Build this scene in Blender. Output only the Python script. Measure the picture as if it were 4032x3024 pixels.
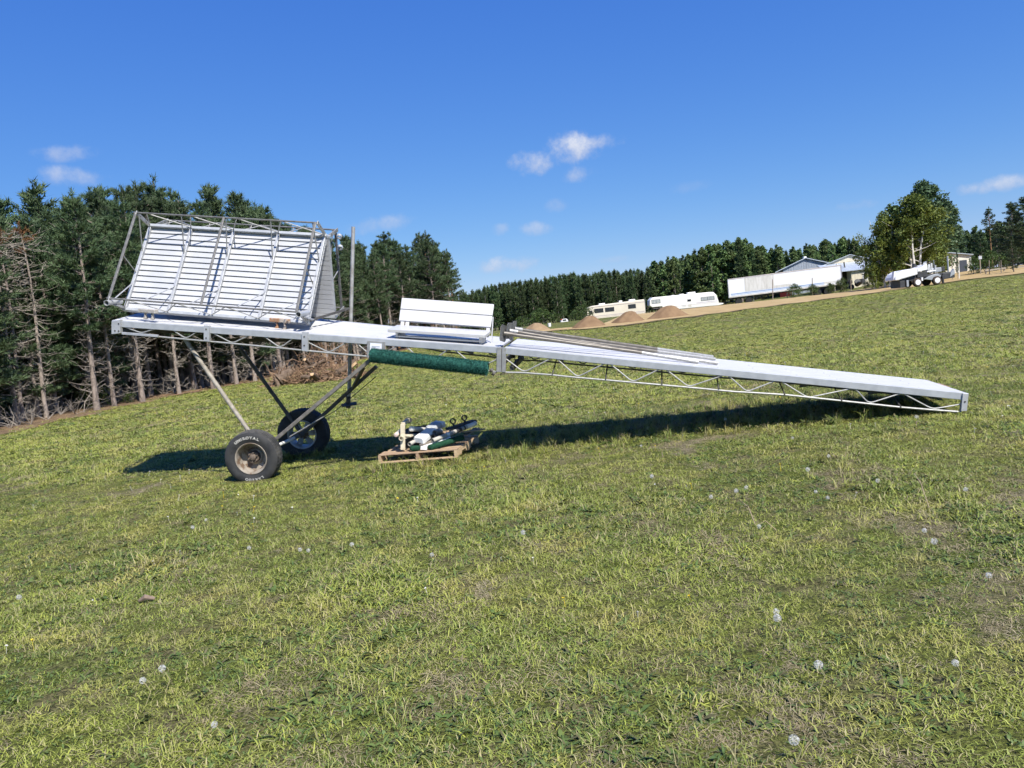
import bpy, bmesh, math, random
import numpy as np
from mathutils import Vector, Matrix

sc = bpy.context.scene
for o in list(bpy.data.objects):
    bpy.data.objects.remove(o)
col = sc.collection
R_ = math.radians

# ------------------------------------------------------------------ camera
FPX = 3028.0                                   # focal length in photograph pixels (4032 wide)
PITCH = math.atan(252 / FPX)
ROLL = R_(6.0)
CAM = np.array([0.0, 0.0, 1.82])
cF = np.array([0, math.cos(PITCH), -math.sin(PITCH)])
_r0 = np.array([1.0, 0, 0]); _u0 = np.array([0, math.sin(PITCH), math.cos(PITCH)])
cR = math.cos(ROLL) * _r0 - math.sin(ROLL) * _u0
cU = math.sin(ROLL) * _r0 + math.cos(ROLL) * _u0
cam_d = bpy.data.cameras.new('camera')
cam_d.sensor_width = 36.0
cam_d.lens = 36.0 * FPX / 4032
cam_d.clip_start = 0.05
cam_d.clip_end = 6000
cam = bpy.data.objects.new('camera', cam_d)
m = Matrix.Identity(4)
for i in range(3):
    m[i][0] = cR[i]; m[i][1] = cU[i]; m[i][2] = -cF[i]; m[i][3] = CAM[i]
cam.matrix_world = m
col.objects.link(cam)
sc.camera = cam

# ------------------------------------------------------------------ sky, sun, exposure
SUN_EL, SUN_AZ = R_(50.0), R_(31.5)            # sun behind the camera, to the right
to_sun = Vector((math.sin(SUN_AZ) * math.cos(SUN_EL), -math.cos(SUN_AZ) * math.cos(SUN_EL), math.sin(SUN_EL)))
sun_d = bpy.data.lights.new('sun', 'SUN')
sun_d.energy = 4.6
sun_d.angle = R_(0.53)
sun_d.color = (1.0, 0.95, 0.87)
sun = bpy.data.objects.new('sun', sun_d)
sun.rotation_euler = to_sun.to_track_quat('Z', 'Y').to_euler()
sun.location = (20, -30, 50)
col.objects.link(sun)
sc.view_settings.view_transform = 'Standard'
sc.view_settings.look = 'None'
sc.view_settings.exposure = 0.72
sc.view_settings.gamma = 1.0
sc.view_settings.use_curve_mapping = False
sc.cycles.max_bounces = 4
sc.cycles.diffuse_bounces = 2
sc.cycles.glossy_bounces = 2
sc.cycles.transmission_bounces = 2
sc.cycles.transparent_max_bounces = 8
sc.cycles.use_denoising = True
sc.cycles.use_adaptive_sampling = True
sc.cycles.adaptive_threshold = 0.03

def ray(x, y):
    return cF + cR * (x - 2016) / FPX + cU * (1512 - y) / FPX
def at(x, y, Y):
    """the point of the place seen at photograph pixel (x, y) that lies Y metres ahead"""
    d = ray(x, y)
    return CAM + d * (Y / d[1])
def proj(P):
    d = np.asarray(P, float) - CAM
    z = d @ cF
    return 2016 + FPX * (d @ cR) / z, 1512 - FPX * (d @ cU) / z

world = bpy.data.worlds.new('World')
sc.world = world
world.use_nodes = True
def build_world():
    nt = world.node_tree
    nt.nodes.clear()
    N = nt.nodes.new; L = nt.links.new
    out = N('ShaderNodeOutputWorld'); bg = N('ShaderNodeBackground')
    bg.inputs['Strength'].default_value = 0.1
    sky = N('ShaderNodeTexSky'); sky.sky_type = 'NISHITA'; sky.sun_disc = False
    sky.sun_elevation = SUN_EL
    sky.sun_rotation = math.atan2(to_sun.x, to_sun.y)
    sky.altitude = 300; sky.air_density = 1.0; sky.dust_density = 0.0; sky.ozone_density = 5.0
    sep = N('ShaderNodeSeparateColor'); hsv = N('ShaderNodeCombineColor')      # colour grade of the whole sky
    L(sky.outputs['Color'], sep.inputs[0])
    for i, (g_, k_) in enumerate(((1.13, 4.75), (.82, 4.78), (.36, 5.95))):
        a_ = N('ShaderNodeMath'); a_.operation = 'MULTIPLY'; a_.inputs[1].default_value = .1; L(sep.outputs[i], a_.inputs[0])
        b_ = N('ShaderNodeMath'); b_.operation = 'POWER'; b_.inputs[1].default_value = g_; L(a_.outputs[0], b_.inputs[0])
        c_ = N('ShaderNodeMath'); c_.operation = 'MULTIPLY'; c_.inputs[1].default_value = k_; L(b_.outputs[0], c_.inputs[0])
        L(c_.outputs[0], hsv.inputs[i])
    tc = N('ShaderNodeTexCoord')
    noise = N('ShaderNodeTexNoise'); noise.inputs['Scale'].default_value = 26; noise.inputs['Detail'].default_value = 7
    noise.inputs['Roughness'].default_value = 0.62
    L(tc.outputs['Generated'], noise.inputs['Vector'])
    # small fair-weather clouds: (direction, half width, half height, strength)
    cl = []
    k = 4032 / 2212
    for (x, y, w, h, s) in [(1145, 352, 46, 20, .85), (1240, 322, 52, 26, 1.0), (1288, 308, 42, 14, .8), (1250, 376, 32, 15, .55), (832, 484, 58, 17, .5),
                            (1150, 497, 32, 12, .5), (1096, 572, 52, 15, .85), (150, 331, 52, 12, .50), (145, 382, 52, 15, .55),
                            (2165, 397, 46, 11, .75), (1836, 446, 38, 9, .4), (1205, 446, 22, 12, .3), (1079, 495, 18, 10, .35),
                            (1497, 402, 42, 10, .16), (1330, 560, 30, 6, .25)]:
        d = ray(x * k, y * k); d = d / np.linalg.norm(d)
        a = np.cross(d, [0, 0, 1]); a /= np.linalg.norm(a); b = np.cross(a, d)
        cl.append((d, a, b, w * k / FPX * 1.45, h * k / FPX * 1.55, s))
    rnd = random.Random(8)
    for i in range(8):                        # the same kind of cloud goes on all round
        az = R_(52 + i * 35 + rnd.uniform(-12, 12)); el = R_(rnd.uniform(5, 17))
        d = np.array([math.sin(az) * math.cos(el), math.cos(az) * math.cos(el), math.sin(el)])
        a = np.cross(d, [0, 0, 1]); a /= np.linalg.norm(a); b = np.cross(a, d)
        cl.append((d, a, b, rnd.uniform(.03, .07), rnd.uniform(.012, .025), rnd.uniform(.4, .9)))
    def math_(op, a, b=None, c=None, clamp=False):
        n = N('ShaderNodeMath'); n.operation = op; n.use_clamp = clamp
        for i, v in enumerate((a, b, c)):
            if v is None: continue
            if isinstance(v, (int, float)): n.inputs[i].default_value = v
            else: L(v, n.inputs[i])
        return n.outputs[0]
    def dot(v):
        n = N('ShaderNodeVectorMath'); n.operation = 'DOT_PRODUCT'
        L(tc.outputs['Generated'], n.inputs[0]); n.inputs[1].default_value = v
        return n.outputs['Value']
    nz = math_('MULTIPLY_ADD', noise.outputs['Fac'], 3.4, -1.7)
    tot = None; sh = None
    for d, a, b, w, h, s in cl:
        u = dot(tuple(a / w)); v = dot(tuple(b / h))
        r2 = math_('ADD', math_('MULTIPLY', u, u), math_('MULTIPLY', v, v))
        front = math_('GREATER_THAN', dot(tuple(d)), 0.5)
        e = math_('SUBTRACT', 0.95, math_('ADD', r2, nz))
        mr = N('ShaderNodeMapRange'); mr.interpolation_type = 'SMOOTHSTEP'
        mr.inputs[1].default_value = 0.0; mr.inputs[2].default_value = 1.5; mr.inputs[3].default_value = 0; mr.inputs[4].default_value = s
        L(e, mr.inputs[0])
        mk = math_('MULTIPLY', mr.outputs[0], front)
        lit = math_('MULTIPLY', mk, math_('MULTIPLY_ADD', v, 0.45, 0.5, clamp=True))
        tot = mk if tot is None else math_('MAXIMUM', tot, mk)
        sh = lit if sh is None else math_('MAXIMUM', sh, lit)
    mixc = N('ShaderNodeMix'); mixc.data_type = 'RGBA'
    mixc.inputs[6].default_value = (3.1, 3.5, 4.6, 1)
    mixc.inputs[7].default_value = (6.0, 6.05, 6.2, 1)
    L(sh, mixc.inputs[0])
    mix = N('ShaderNodeMix'); mix.data_type = 'RGBA'
    L(tot, mix.inputs[0]); L(hsv.outputs[0], mix.inputs[6]); L(mixc.outputs[2], mix.inputs[7])
    # plain sky high up, sky with clouds in the belt near the horizon where the clouds are
    bg2 = N('ShaderNodeBackground'); bg2.inputs['Strength'].default_value = 0.1
    L(mix.outputs[2], bg2.inputs['Color']); L(hsv.outputs[0], bg.inputs['Color'])
    z_ = dot((0, 0, 1)); belt = math_('MULTIPLY', math_('GREATER_THAN', z_, 0.0), math_('LESS_THAN', z_, .36))
    ms = N('ShaderNodeMixShader'); L(belt, ms.inputs[0]); L(bg.outputs[0], ms.inputs[1]); L(bg2.outputs[0], ms.inputs[2])
    L(ms.outputs[0], out.inputs[0])
    world.cycles.sampling_method = 'MANUAL'; world.cycles.sample_map_resolution = 256
build_world()

# ------------------------------------------------------------------ helpers
ORG = {}
def org(o):
    return np.zeros(3) if o is None else ORG.get(o.name, np.zeros(3))
def tag(o, label=None, cat=None, group=None, kind=None):
    if label: o['label'] = label
    if cat: o['category'] = cat
    if group: o['group'] = group
    if kind: o['kind'] = kind
    return o
def thing(name, loc, label, cat, group=None):
    o = bpy.data.objects.new(name, None)
    o.empty_display_size = 0.2
    o.location = tuple(float(c) for c in loc)
    col.objects.link(o)
    ORG[o.name] = np.array([float(c) for c in loc])
    return tag(o, label, cat, group)
def unit(v):
    v = np.asarray(v, float); return v / (np.linalg.norm(v) or 1)
def frame(d, up=(0, 0, 1)):
    """side and up vectors square to d"""
    d = unit(d); up = np.asarray(up, float)
    if abs(d @ unit(up)) > 0.98: up = np.array([0, 1, 0.0]) if abs(d[1]) < .9 else np.array([1, 0, 0.0])
    s = unit(np.cross(d, up)); return s, np.cross(s, d)

class MB:
    def __init__(self): self.v = []; self.f = []; self.s = []
    def add(self, vs, fs, smooth=False):
        n = len(self.v)
        self.v.extend([tuple(map(float, p)) for p in vs])
        self.f.extend([tuple(i + n for i in q) for q in fs]); self.s.extend([smooth] * len(fs))
        return self
    def hexa(self, p):               # p: 8 corners, bottom ring then top ring
        return self.add(p, [(0, 3, 2, 1), (4, 5, 6, 7), (0, 1, 5, 4), (1, 2, 6, 5), (2, 3, 7, 6), (3, 0, 4, 7)])
    def box(self, c, ex, ey, ez):    # centre and three half-vectors
        c, ex, ey, ez = (np.asarray(a, float) for a in (c, ex, ey, ez))
        return self.hexa([c + sx * ex + sy * ey + sz * ez for sz in (-1, 1) for sx, sy in ((-1, -1), (1, -1), (1, 1), (-1, 1))])
    def abox(self, c, s):            # axis-aligned box, full sizes
        return self.box(c, (s[0] / 2, 0, 0), (0, s[1] / 2, 0), (0, 0, s[2] / 2))
    def bar(self, p0, p1, w, h, up=(0, 0, 1)):
        p0, p1 = np.asarray(p0, float), np.asarray(p1, float)
        s, u = frame(p1 - p0, up)
        return self.box((p0 + p1) / 2, (p1 - p0) / 2, s * w / 2, u * h / 2)
    def slab(self, a, b, c, d, t):   # four corners, thickness vector t
        q = [np.asarray(x, float) for x in (a, b, c, d)]; t = np.asarray(t, float)
        return self.hexa(q + [x + t for x in q])
    def tube(self, pts, r, n=8, caps=True, smooth=True):
        pts = [np.asarray(p, float) for p in pts]
        rs = r if isinstance(r, (list, tuple)) else [r] * len(pts)
        vs = []; fs = []; s0 = None
        for i, p in enumerate(pts):
            d = (pts[min(i + 1, len(pts) - 1)] - pts[max(i - 1, 0)])
            if s0 is None: s, u = frame(d)
            else:
                dd = unit(d); s = unit(s0 - dd * (s0 @ dd)); u = np.cross(s, dd)
            s0 = s
            for k in range(n):
                a = 2 * math.pi * k / n
                vs.append(p + rs[i] * (math.cos(a) * s + math.sin(a) * u))
        for i in range(len(pts) - 1):
            for k in range(n):
                k2 = (k + 1) % n
                fs.append((i * n + k, i * n + k2, (i + 1) * n + k2, (i + 1) * n + k))
        self.add(vs, fs, smooth)
        if caps:
            b = len(self.v) - len(vs)
            self.f.append(tuple(b + k for k in reversed(range(n)))); self.s.append(False)
            self.f.append(tuple(b + (len(pts) - 1) * n + k for k in range(n))); self.s.append(False)
        return self
    def pipe(self, p0, p1, r, wall=0.15, n=14):     # hollow tube with open ends
        p0, p1 = np.asarray(p0, float), np.asarray(p1, float)
        ri = r * (1 - wall); s, u = frame(p1 - p0); vs = []; fs = []
        for p, q in ((p0, r), (p1, r), (p1, ri), (p0, ri)):
            for k in range(n):
                a = 2 * math.pi * k / n; vs.append(p + q * (math.cos(a) * s + math.sin(a) * u))
        for j in range(4):
            for k in range(n):
                k2 = (k + 1) % n; j2 = (j + 1) % 4
                fs.append((j * n + k, j * n + k2, j2 * n + k2, j2 * n + k))
        return self.add(vs, fs, True)
    def lathe(self, prof, c, ax, n=48, mod=None):   # prof: (distance along axis, radius)
        c = np.asarray(c, float); ax = unit(ax); s, u = frame(ax); vs = []; fs = []
        for j, (t, r) in enumerate(prof):
            for k in range(n):
                a = 2 * math.pi * k / n; rr = r if mod is None else mod(j, k, r)
                vs.append(c + ax * t + rr * (math.cos(a) * s + math.sin(a) * u))
        for j in range(len(prof) - 1):
            for k in range(n):
                k2 = (k + 1) % n
                fs.append((j * n + k, (j + 1) * n + k, (j + 1) * n + k2, j * n + k2))
        return self.add(vs, fs, True)
    def disc(self, c, ax, r, n=24):
        c = np.asarray(c, float); s, u = frame(ax)
        return self.add([c + r * (math.cos(2 * math.pi * k / n) * s + math.sin(2 * math.pi * k / n) * u) for k in range(n)], [tuple(range(n))])
    def prism(self, poly, t):        # polygon of 3D points pushed along vector t
        q = [np.asarray(p, float) for p in poly]; n = len(q); t = np.asarray(t, float)
        fs = [tuple(reversed(range(n))), tuple(range(n, 2 * n))] + [(i, (i + 1) % n, n + (i + 1) % n, n + i) for i in range(n)]
        return self.add(q + [p + t for p in q], fs)
    def build(self, name, mat, parent=None, bevel=0.0, angle=None, local=False, link=True):
        me = bpy.data.meshes.new(name)
        v = np.array(self.v, float).reshape(-1, 3)
        if not local: v = v - org(parent)
        me.from_pydata(v.tolist(), [], self.f)
        if any(self.s):
            me.polygons.foreach_set('use_smooth', self.s)
            me.set_sharp_from_angle(angle=R_(angle or 40))
        if mat is not None:
            for mm in (mat if isinstance(mat, (list, tuple)) else [mat]): me.materials.append(mm)
        # outward normals
        bm = bmesh.new(); bm.from_mesh(me); bmesh.ops.recalc_face_normals(bm, faces=bm.faces); bm.to_mesh(me); bm.free()
        o = bpy.data.objects.new(name, me)
        if link: col.objects.link(o)
        if parent is not None:
            o.parent = parent; ORG[o.name] = org(parent)
        if bevel:
            b = o.modifiers.new('bevel', 'BEVEL'); b.width = bevel; b.segments = 2; b.limit_method = 'ANGLE'; b.angle_limit = R_(40)
        return o
def raw(name, v, f, mat, parent=None, smooth=False, link=True):
    """many small faces as one mesh, without the recalculation of normals"""
    me = bpy.data.meshes.new(name)
    v = np.asarray(v, float).reshape(-1, 3)
    f = np.asarray(f, np.int32)
    k = f.shape[1]
    me.vertices.add(len(v)); me.vertices.foreach_set('co', v.ravel())
    me.loops.add(f.size); me.loops.foreach_set('vertex_index', f.ravel())
    me.polygons.add(len(f)); me.polygons.foreach_set('loop_start', np.arange(0, f.size, k, dtype=np.int32))
    me.update(calc_edges=True)
    if smooth: me.polygons.foreach_set('use_smooth', [True] * len(f))
    if mat is not None: me.materials.append(mat)
    o = bpy.data.objects.new(name, me)
    if link: col.objects.link(o)
    if parent is not None: o.parent = parent; ORG[o.name] = org(parent)
    return o
def copy_tree(o, parent=None):
    c = o.copy(); col.objects.link(c); c.parent = parent
    for ch in o.children: copy_tree(ch, c)
    return c

# ------------------------------------------------------------------ materials
MATS = {}
def mat(name, c1, c2=None, scale=4.0, rough=0.6, metal=0.0, bump=0.0, bscale=None, detail=5, spread=(0.35, 0.65), rand=0.0,
        stretch=None, translucent=0.0, spec=0.5, c3=None, s3=20.0, t3=(0.6, 0.7), coords='Object'):
    if name in MATS: return MATS[name]
    m = bpy.data.materials.new(name); m.use_nodes = True; MATS[name] = m
    nt = m.node_tree; nt.nodes.clear(); N = nt.nodes.new; L = nt.links.new
    out = N('ShaderNodeOutputMaterial'); p = N('ShaderNodeBsdfPrincipled')
    p.inputs['Roughness'].default_value = rough; p.inputs['Metallic'].default_value = metal
    p.inputs['Specular IOR Level'].default_value = spec
    tc = N('ShaderNodeTexCoord'); vec = tc.outputs[coords]
    if stretch:
        mp = N('ShaderNodeMapping'); mp.inputs['Scale'].default_value = stretch; L(vec, mp.inputs['Vector']); vec = mp.outputs[0]
    colr = None
    def noise(s, d=detail):
        n = N('ShaderNodeTexNoise'); n.inputs['Scale'].default_value = s; n.inputs['Detail'].default_value = d
        n.inputs['Roughness'].default_value = 0.6; L(vec, n.inputs['Vector']); return n.outputs['Fac']
    def mixc(fac, a, b):
        x = N('ShaderNodeMix'); x.data_type = 'RGBA'
        L(fac, x.inputs[0])
        for i, q in ((6, a), (7, b)):
            if isinstance(q, tuple): x.inputs[i].default_value = (*q[:3], 1)
            else: L(q, x.inputs[i])
        return x.outputs[2]
    def ramp(f, lo, hi):
        r = N('ShaderNodeMapRange'); r.interpolation_type = 'SMOOTHSTEP'
        r.inputs[1].default_value = lo; r.inputs[2].default_value = hi; L(f, r.inputs[0]); return r.outputs[0]
    if c2 is not None:
        colr = mixc(ramp(noise(scale), *spread), c1, c2)
    if c3 is not None:
        colr = mixc(ramp(noise(s3, 8), *t3), colr if colr is not None else c1, c3)
    if rand:
        oi = N('ShaderNodeObjectInfo'); h = N('ShaderNodeHueSaturation')
        mr = N('ShaderNodeMapRange'); mr.inputs[3].default_value = 1 - rand; mr.inputs[4].default_value = 1 + rand
        L(oi.outputs['Random'], mr.inputs[0]); L(mr.outputs[0], h.inputs['Value'])
        mh = N('ShaderNodeMapRange'); mh.inputs[3].default_value = 0.5 - rand * .05; mh.inputs[4].default_value = 0.5 + rand * .05
        L(oi.outputs['Random'], mh.inputs[0]); L(mh.outputs[0], h.inputs['Hue'])
        if colr is None: h.inputs['Color'].default_value = (*c1, 1)
        else: L(colr, h.inputs['Color'])
        colr = h.outputs[0]
    if colr is None: p.inputs['Base Color'].default_value = (*c1, 1)
    else: L(colr, p.inputs['Base Color'])
    if bump:
        b = N('ShaderNodeBump'); b.inputs['Strength'].default_value = bump; b.inputs['Distance'].default_value = 0.02
        L(noise(bscale or scale * 4, 6), b.inputs['Height']); L(b.outputs[0], p.inputs['Normal'])
    sh = p.outputs[0]
    if translucent:
        t = N('ShaderNodeBsdfTranslucent')
        if colr is None: t.inputs[0].default_value = (*c1, 1)
        else: L(colr, t.inputs[0])
        x = N('ShaderNodeMixShader'); x.inputs[0].default_value = translucent
        L(p.outputs[0], x.inputs[1]); L(t.outputs[0], x.inputs[2]); sh = x.outputs[0]
    L(sh, out.inputs[0])
    return m
def sm(a, b, x):
    t = np.clip((np.asarray(x, float) - a) / (b - a), 0, 1); return t * t * (3 - 2 * t)

white_deck = mat('white_deck', (.565, .565, .56), (.49, .49, .49), 3, rough=.5, stretch=(.6, 6, 6), c3=(.46, .46, .44), s3=7, t3=(.60, .78))
white_board = mat('white_board', (.50, .505, .515), (.44, .45, .47), 2.5, rough=.4, c3=(.40, .39, .36), s3=14, t3=(.70, .82))
white_bench = mat('white_bench', (.50, .50, .50), (.455, .455, .455), 5, rough=.35)
alu = mat('weathered_aluminium', (.36, .36, .35), (.28, .28, .27), 14, rough=.5, metal=.35, bump=.05)
alu_lt = mat('bright_aluminium', (.46, .47, .48), (.38, .39, .40), 9, rough=.45, metal=.3)
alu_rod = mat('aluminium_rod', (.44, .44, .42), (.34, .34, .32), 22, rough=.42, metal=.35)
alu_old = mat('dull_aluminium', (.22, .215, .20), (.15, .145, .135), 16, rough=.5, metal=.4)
rail_m = mat('side_rail_aluminium', (.42, .44, .46), (.35, .37, .39), 7, rough=.5, metal=.2, c3=(.36, .36, .36), s3=25, t3=(.62, .75))
steel_tan = mat('dirty_steel', (.36, .33, .28), (.25, .22, .18), 12, rough=.7, metal=.1, c3=(.13, .10, .07), s3=30, t3=(.6, .68))
steel_dark = mat('dark_steel', (.10, .095, .085), (.065, .06, .055), 10, rough=.65, metal=.2)
steel_gray = mat('grey_steel_bar', (.24, .22, .20), (.15, .14, .125), 18, rough=.7, metal=.15)
pvc = mat('white_pipe', (.78, .76, .70), (.66, .63, .56), 8, rough=.45)
rust = mat('rusty_iron', (.35, .19, .10), (.22, .11, .06), 18, rough=.85, c3=(.42, .36, .30), s3=9, t3=(.48, .60))
rust_lt = mat('pale_rusty_iron', (.44, .43, .41), (.36, .32, .28), 14, rough=.8)
rubber = mat('tyre_rubber', (.026, .027, .029), (.045, .045, .045), 6, rough=.75, spec=.35, bump=.15, bscale=60)
rubber_dusty = mat('dusty_tyre_rubber', (.032, .033, .034), (.085, .082, .076), 5, rough=.85, spec=.3, bump=.2, bscale=60)

# ------------------------------------------------------------------ ground
def gz(x, y):
    x = np.asarray(x, float); y = np.asarray(y, float)
    z = 0.13 * sm(-1, 5.5, x) * sm(5, 9, y)
    z = z + 0.76 * sm(36, 76, y) * sm(-16, 2, x)
    z = z - 0.75 * sm(93, 113, y) * (1 - 0.6 * sm(25, 60, x))
    z = z + 1.0 * sm(38, 66, x) * sm(66, 102, y) + .45 * sm(50, 70, x) * sm(93, 113, y)
    z = z + 0.018 * np.sin(x * .9 + 1.3 * np.sin(y * .5)) * np.sin(y * .8 + .6) * sm(1, 4, y)
    return z
def ghit(px, py):
    d = ray(px, py); Y = 2.0
    prev = 2.0
    while Y < 400:
        P = CAM + d * (Y / d[1])
        if P[2] <= gz(P[0], P[1]):
            lo, hi = prev, Y
            for _ in range(30):
                mid = (lo + hi) / 2; P = CAM + d * (mid / d[1])
                if P[2] <= gz(P[0], P[1]): hi = mid
                else: lo = mid
            return P
        prev = Y; Y += 0.25
    return None
def gpt(x, y, dz=0.0):
    return np.array([x, y, float(gz(x, y)) + dz])
K = 4032 / 2212                                  # the photograph as first viewed was 2212 wide
def rg(x0, y0, s):
    return lambda x, y: (x0 + x / s, y0 + y / s)

def lawn_material():
    m = bpy.data.materials.new('lawn_ground'); m.use_nodes = True
    nt = m.node_tree; nt.nodes.clear(); N = nt.nodes.new; L = nt.links.new
    out = N('ShaderNodeOutputMaterial'); p = N('ShaderNodeBsdfPrincipled'); p.inputs['Roughness'].default_value = .95
    p.inputs['Specular IOR Level'].default_value = .1
    tc = N('ShaderNodeTexCoord')
    def noise(s, d=6, r=.6, st=None):
        n = N('ShaderNodeTexNoise'); n.inputs['Scale'].default_value = s; n.inputs['Detail'].default_value = d; n.inputs['Roughness'].default_value = r
        if st:
            mp = N('ShaderNodeMapping'); mp.inputs['Scale'].default_value = st; L(tc.outputs['Object'], mp.inputs[0]); L(mp.outputs[0], n.inputs['Vector'])
        else: L(tc.outputs['Object'], n.inputs['Vector'])
        return n.outputs['Fac']
    def ramp(f, lo, hi):
        r = N('ShaderNodeMapRange'); r.interpolation_type = 'SMOOTHSTEP'; r.inputs[1].default_value = lo; r.inputs[2].default_value = hi; L(f, r.inputs[0]); return r.outputs[0]
    def mix(f, a, b):
        x = N('ShaderNodeMix'); x.data_type = 'RGBA'; L(f, x.inputs[0])
        for i, q in ((6, a), (7, b)):
            if isinstance(q, tuple): x.inputs[i].default_value = (*q, 1)
            else: L(q, x.inputs[i])
        return x.outputs[2]
    green = mix(ramp(noise(.35, 5), .38, .62), (.125, .165, .028), (.195, .210, .046))
    green = mix(ramp(noise(2.3, 6), .42, .66), green, (.20, .175, .085))
    fine = mix(ramp(noise(45, 6, .7), .36, .62), (.036, .038, .015), green)  # dark mottling puts the shade between grass blades into the colour
    soil = mix(ramp(noise(14, 8, .7), .35, .65), (.27, .23, .15), (.12, .10, .06))
    at_ = N('ShaderNodeAttribute'); at_.attribute_name = 'bare'
    ad = N('ShaderNodeMath'); ad.operation = 'MULTIPLY_ADD'; ad.inputs[1].default_value = .5; L(noise(5, 6, .65), ad.inputs[0]); L(at_.outputs['Fac'], ad.inputs[2])
    bare = ramp(ad.outputs[0], .82, 1.05)
    L(mix(bare, fine, soil), p.inputs['Base Color'])
    b = N('ShaderNodeBump'); b.inputs['Strength'].default_value = .8; b.inputs['Distance'].default_value = .05
    L(noise(30, 8, .7), b.inputs['Height']); L(b.outputs[0], p.inputs['Normal'])
    L(p.outputs[0], out.inputs[0])
    return m
lawn_m = lawn_material()

def grid_sheet(name, xs, ys, m, dz=0.0):
    X, Yg = np.meshgrid(xs, ys); Z = gz(X, Yg) + dz
    v = np.stack([X, Yg, Z], -1).reshape(-1, 3); nx = len(xs)
    i, j = np.meshgrid(np.arange(nx - 1), np.arange(len(ys) - 1)); a = (j * nx + i).ravel()
    f = np.stack([a, a + 1, a + nx + 1, a + nx], -1)
    return raw(name, v, f, m, smooth=True)
xs = np.concatenate([[-3000, -1200, -500, -200, -110], np.arange(-70, -15, 1.0), np.arange(-15, 15, .25), np.arange(15, 100, 1.0), [115, 140, 200, 500, 1200, 3000]])
ys = np.concatenate([[-600, -150, -40, -15, -6], np.arange(-3, 15, .25), np.arange(15, 135, 1.0), [145, 170, 220, 400, 900, 3000]])
ground = tag(grid_sheet('ground', xs, ys, lawn_m), kind='structure')
def vnoise(x, y, s, seed):
    rnd = np.random.default_rng(seed); T = rnd.uniform(0, 1, (64, 64)); x = x * s + 100; y = y * s + 100
    i = np.floor(x).astype(int); j = np.floor(y).astype(int); fx_ = x - i; fy_ = y - j; fx_ = fx_ * fx_ * (3 - 2 * fx_); fy_ = fy_ * fy_ * (3 - 2 * fy_)
    g = lambda a, b: T[a % 64, b % 64]
    return (g(i, j) * (1 - fx_) + g(i + 1, j) * fx_) * (1 - fy_) + (g(i, j + 1) * (1 - fx_) + g(i + 1, j + 1) * fx_) * fy_
def bareness(x, y):
    return .58 * vnoise(x, y, 2.1, 4) + .34 * vnoise(x, y, .45, 6) - .05
_X, _Y = np.meshgrid(xs, ys)
_a = ground.data.attributes.new('bare', 'FLOAT', 'POINT'); _a.data.foreach_set('value', bareness(_X.ravel(), _Y.ravel()).astype(np.float32))

sand_m = mat('packed_sand', (.39, .285, .140), (.33, .24, .118), .5, rough=.95, spec=.1, bump=.35, bscale=14, c3=(.46, .35, .195), s3=.9, t3=(.5, .7))
def strip(name, rows, m, dz):
    """rows: list of equally long rows of (x, y) laid on the ground"""
    nr, n = len(rows), len(rows[0])
    v = np.array([[x, y, float(gz(x, y)) + dz] for r in rows for (x, y) in r])
    f = [(j * n + i, j * n + i + 1, (j + 1) * n + i + 1, (j + 1) * n + i) for j in range(nr - 1) for i in range(n - 1)]
    return tag(raw(name, v, f, m, smooth=True), kind='structure')
def dense(pts, step=1.0):
    out = []
    for a, b in zip(pts[:-1], pts[1:]):
        a, b = np.asarray(a, float), np.asarray(b, float); n = max(1, int(np.linalg.norm(b - a) / step))
        out += [a + (b - a) * i / n for i in range(n)]
    return out + [np.asarray(pts[-1], float)]
rs = random.Random(3)
low = [ghit(x * K, y * K)[:2] for x, y in [(1120, 722), (1165, 717), (1240, 713), (1350, 704), (1420, 694), (1500, 684), (1600, 671), (1700, 658), (1800, 645), (1900, 632), (1960, 623), (2070, 607), (2140, 599), (2212, 591)]]
slope = (low[-1] - low[-4]) / (low[-1] - low[-4])[0]
low += [low[-1] + slope * 30, low[-1] + slope * 80]
low = dense(low, 1.0)
low = [p + np.array([0, .35 * math.sin(p[0] * 1.7) + .25 * rs.uniform(-1, 1)]) for p in low]
LOW = np.array(low)
def far_edge(p):
    return np.array([p[0] * 1.0 + 2, max(p[1] + 2.0, 60 + 45 * float(sm(4, 16, p[0])))])
rows = [[(1 - t) * p + t * far_edge(p) for p in low] for t in np.linspace(0, 1, 30)]
road = strip('sand_road', rows, sand_m, 0.03)
# dark ragged lip of soil where the turf meets the sand
lip_m = mat('turf_edge_soil', (.10, .075, .045), (.065, .05, .03), 3, rough=.95, spec=.1, bump=.6, bscale=12)
lip = strip('soil_edge', [[p + np.array([0, -.55 - .25 * math.sin(p[0] * 2.3) - .2 * rs.random()]) for p in low], [p + np.array([0, .25 + .2 * rs.random()]) for p in low]], lip_m, 0.05)

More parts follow.
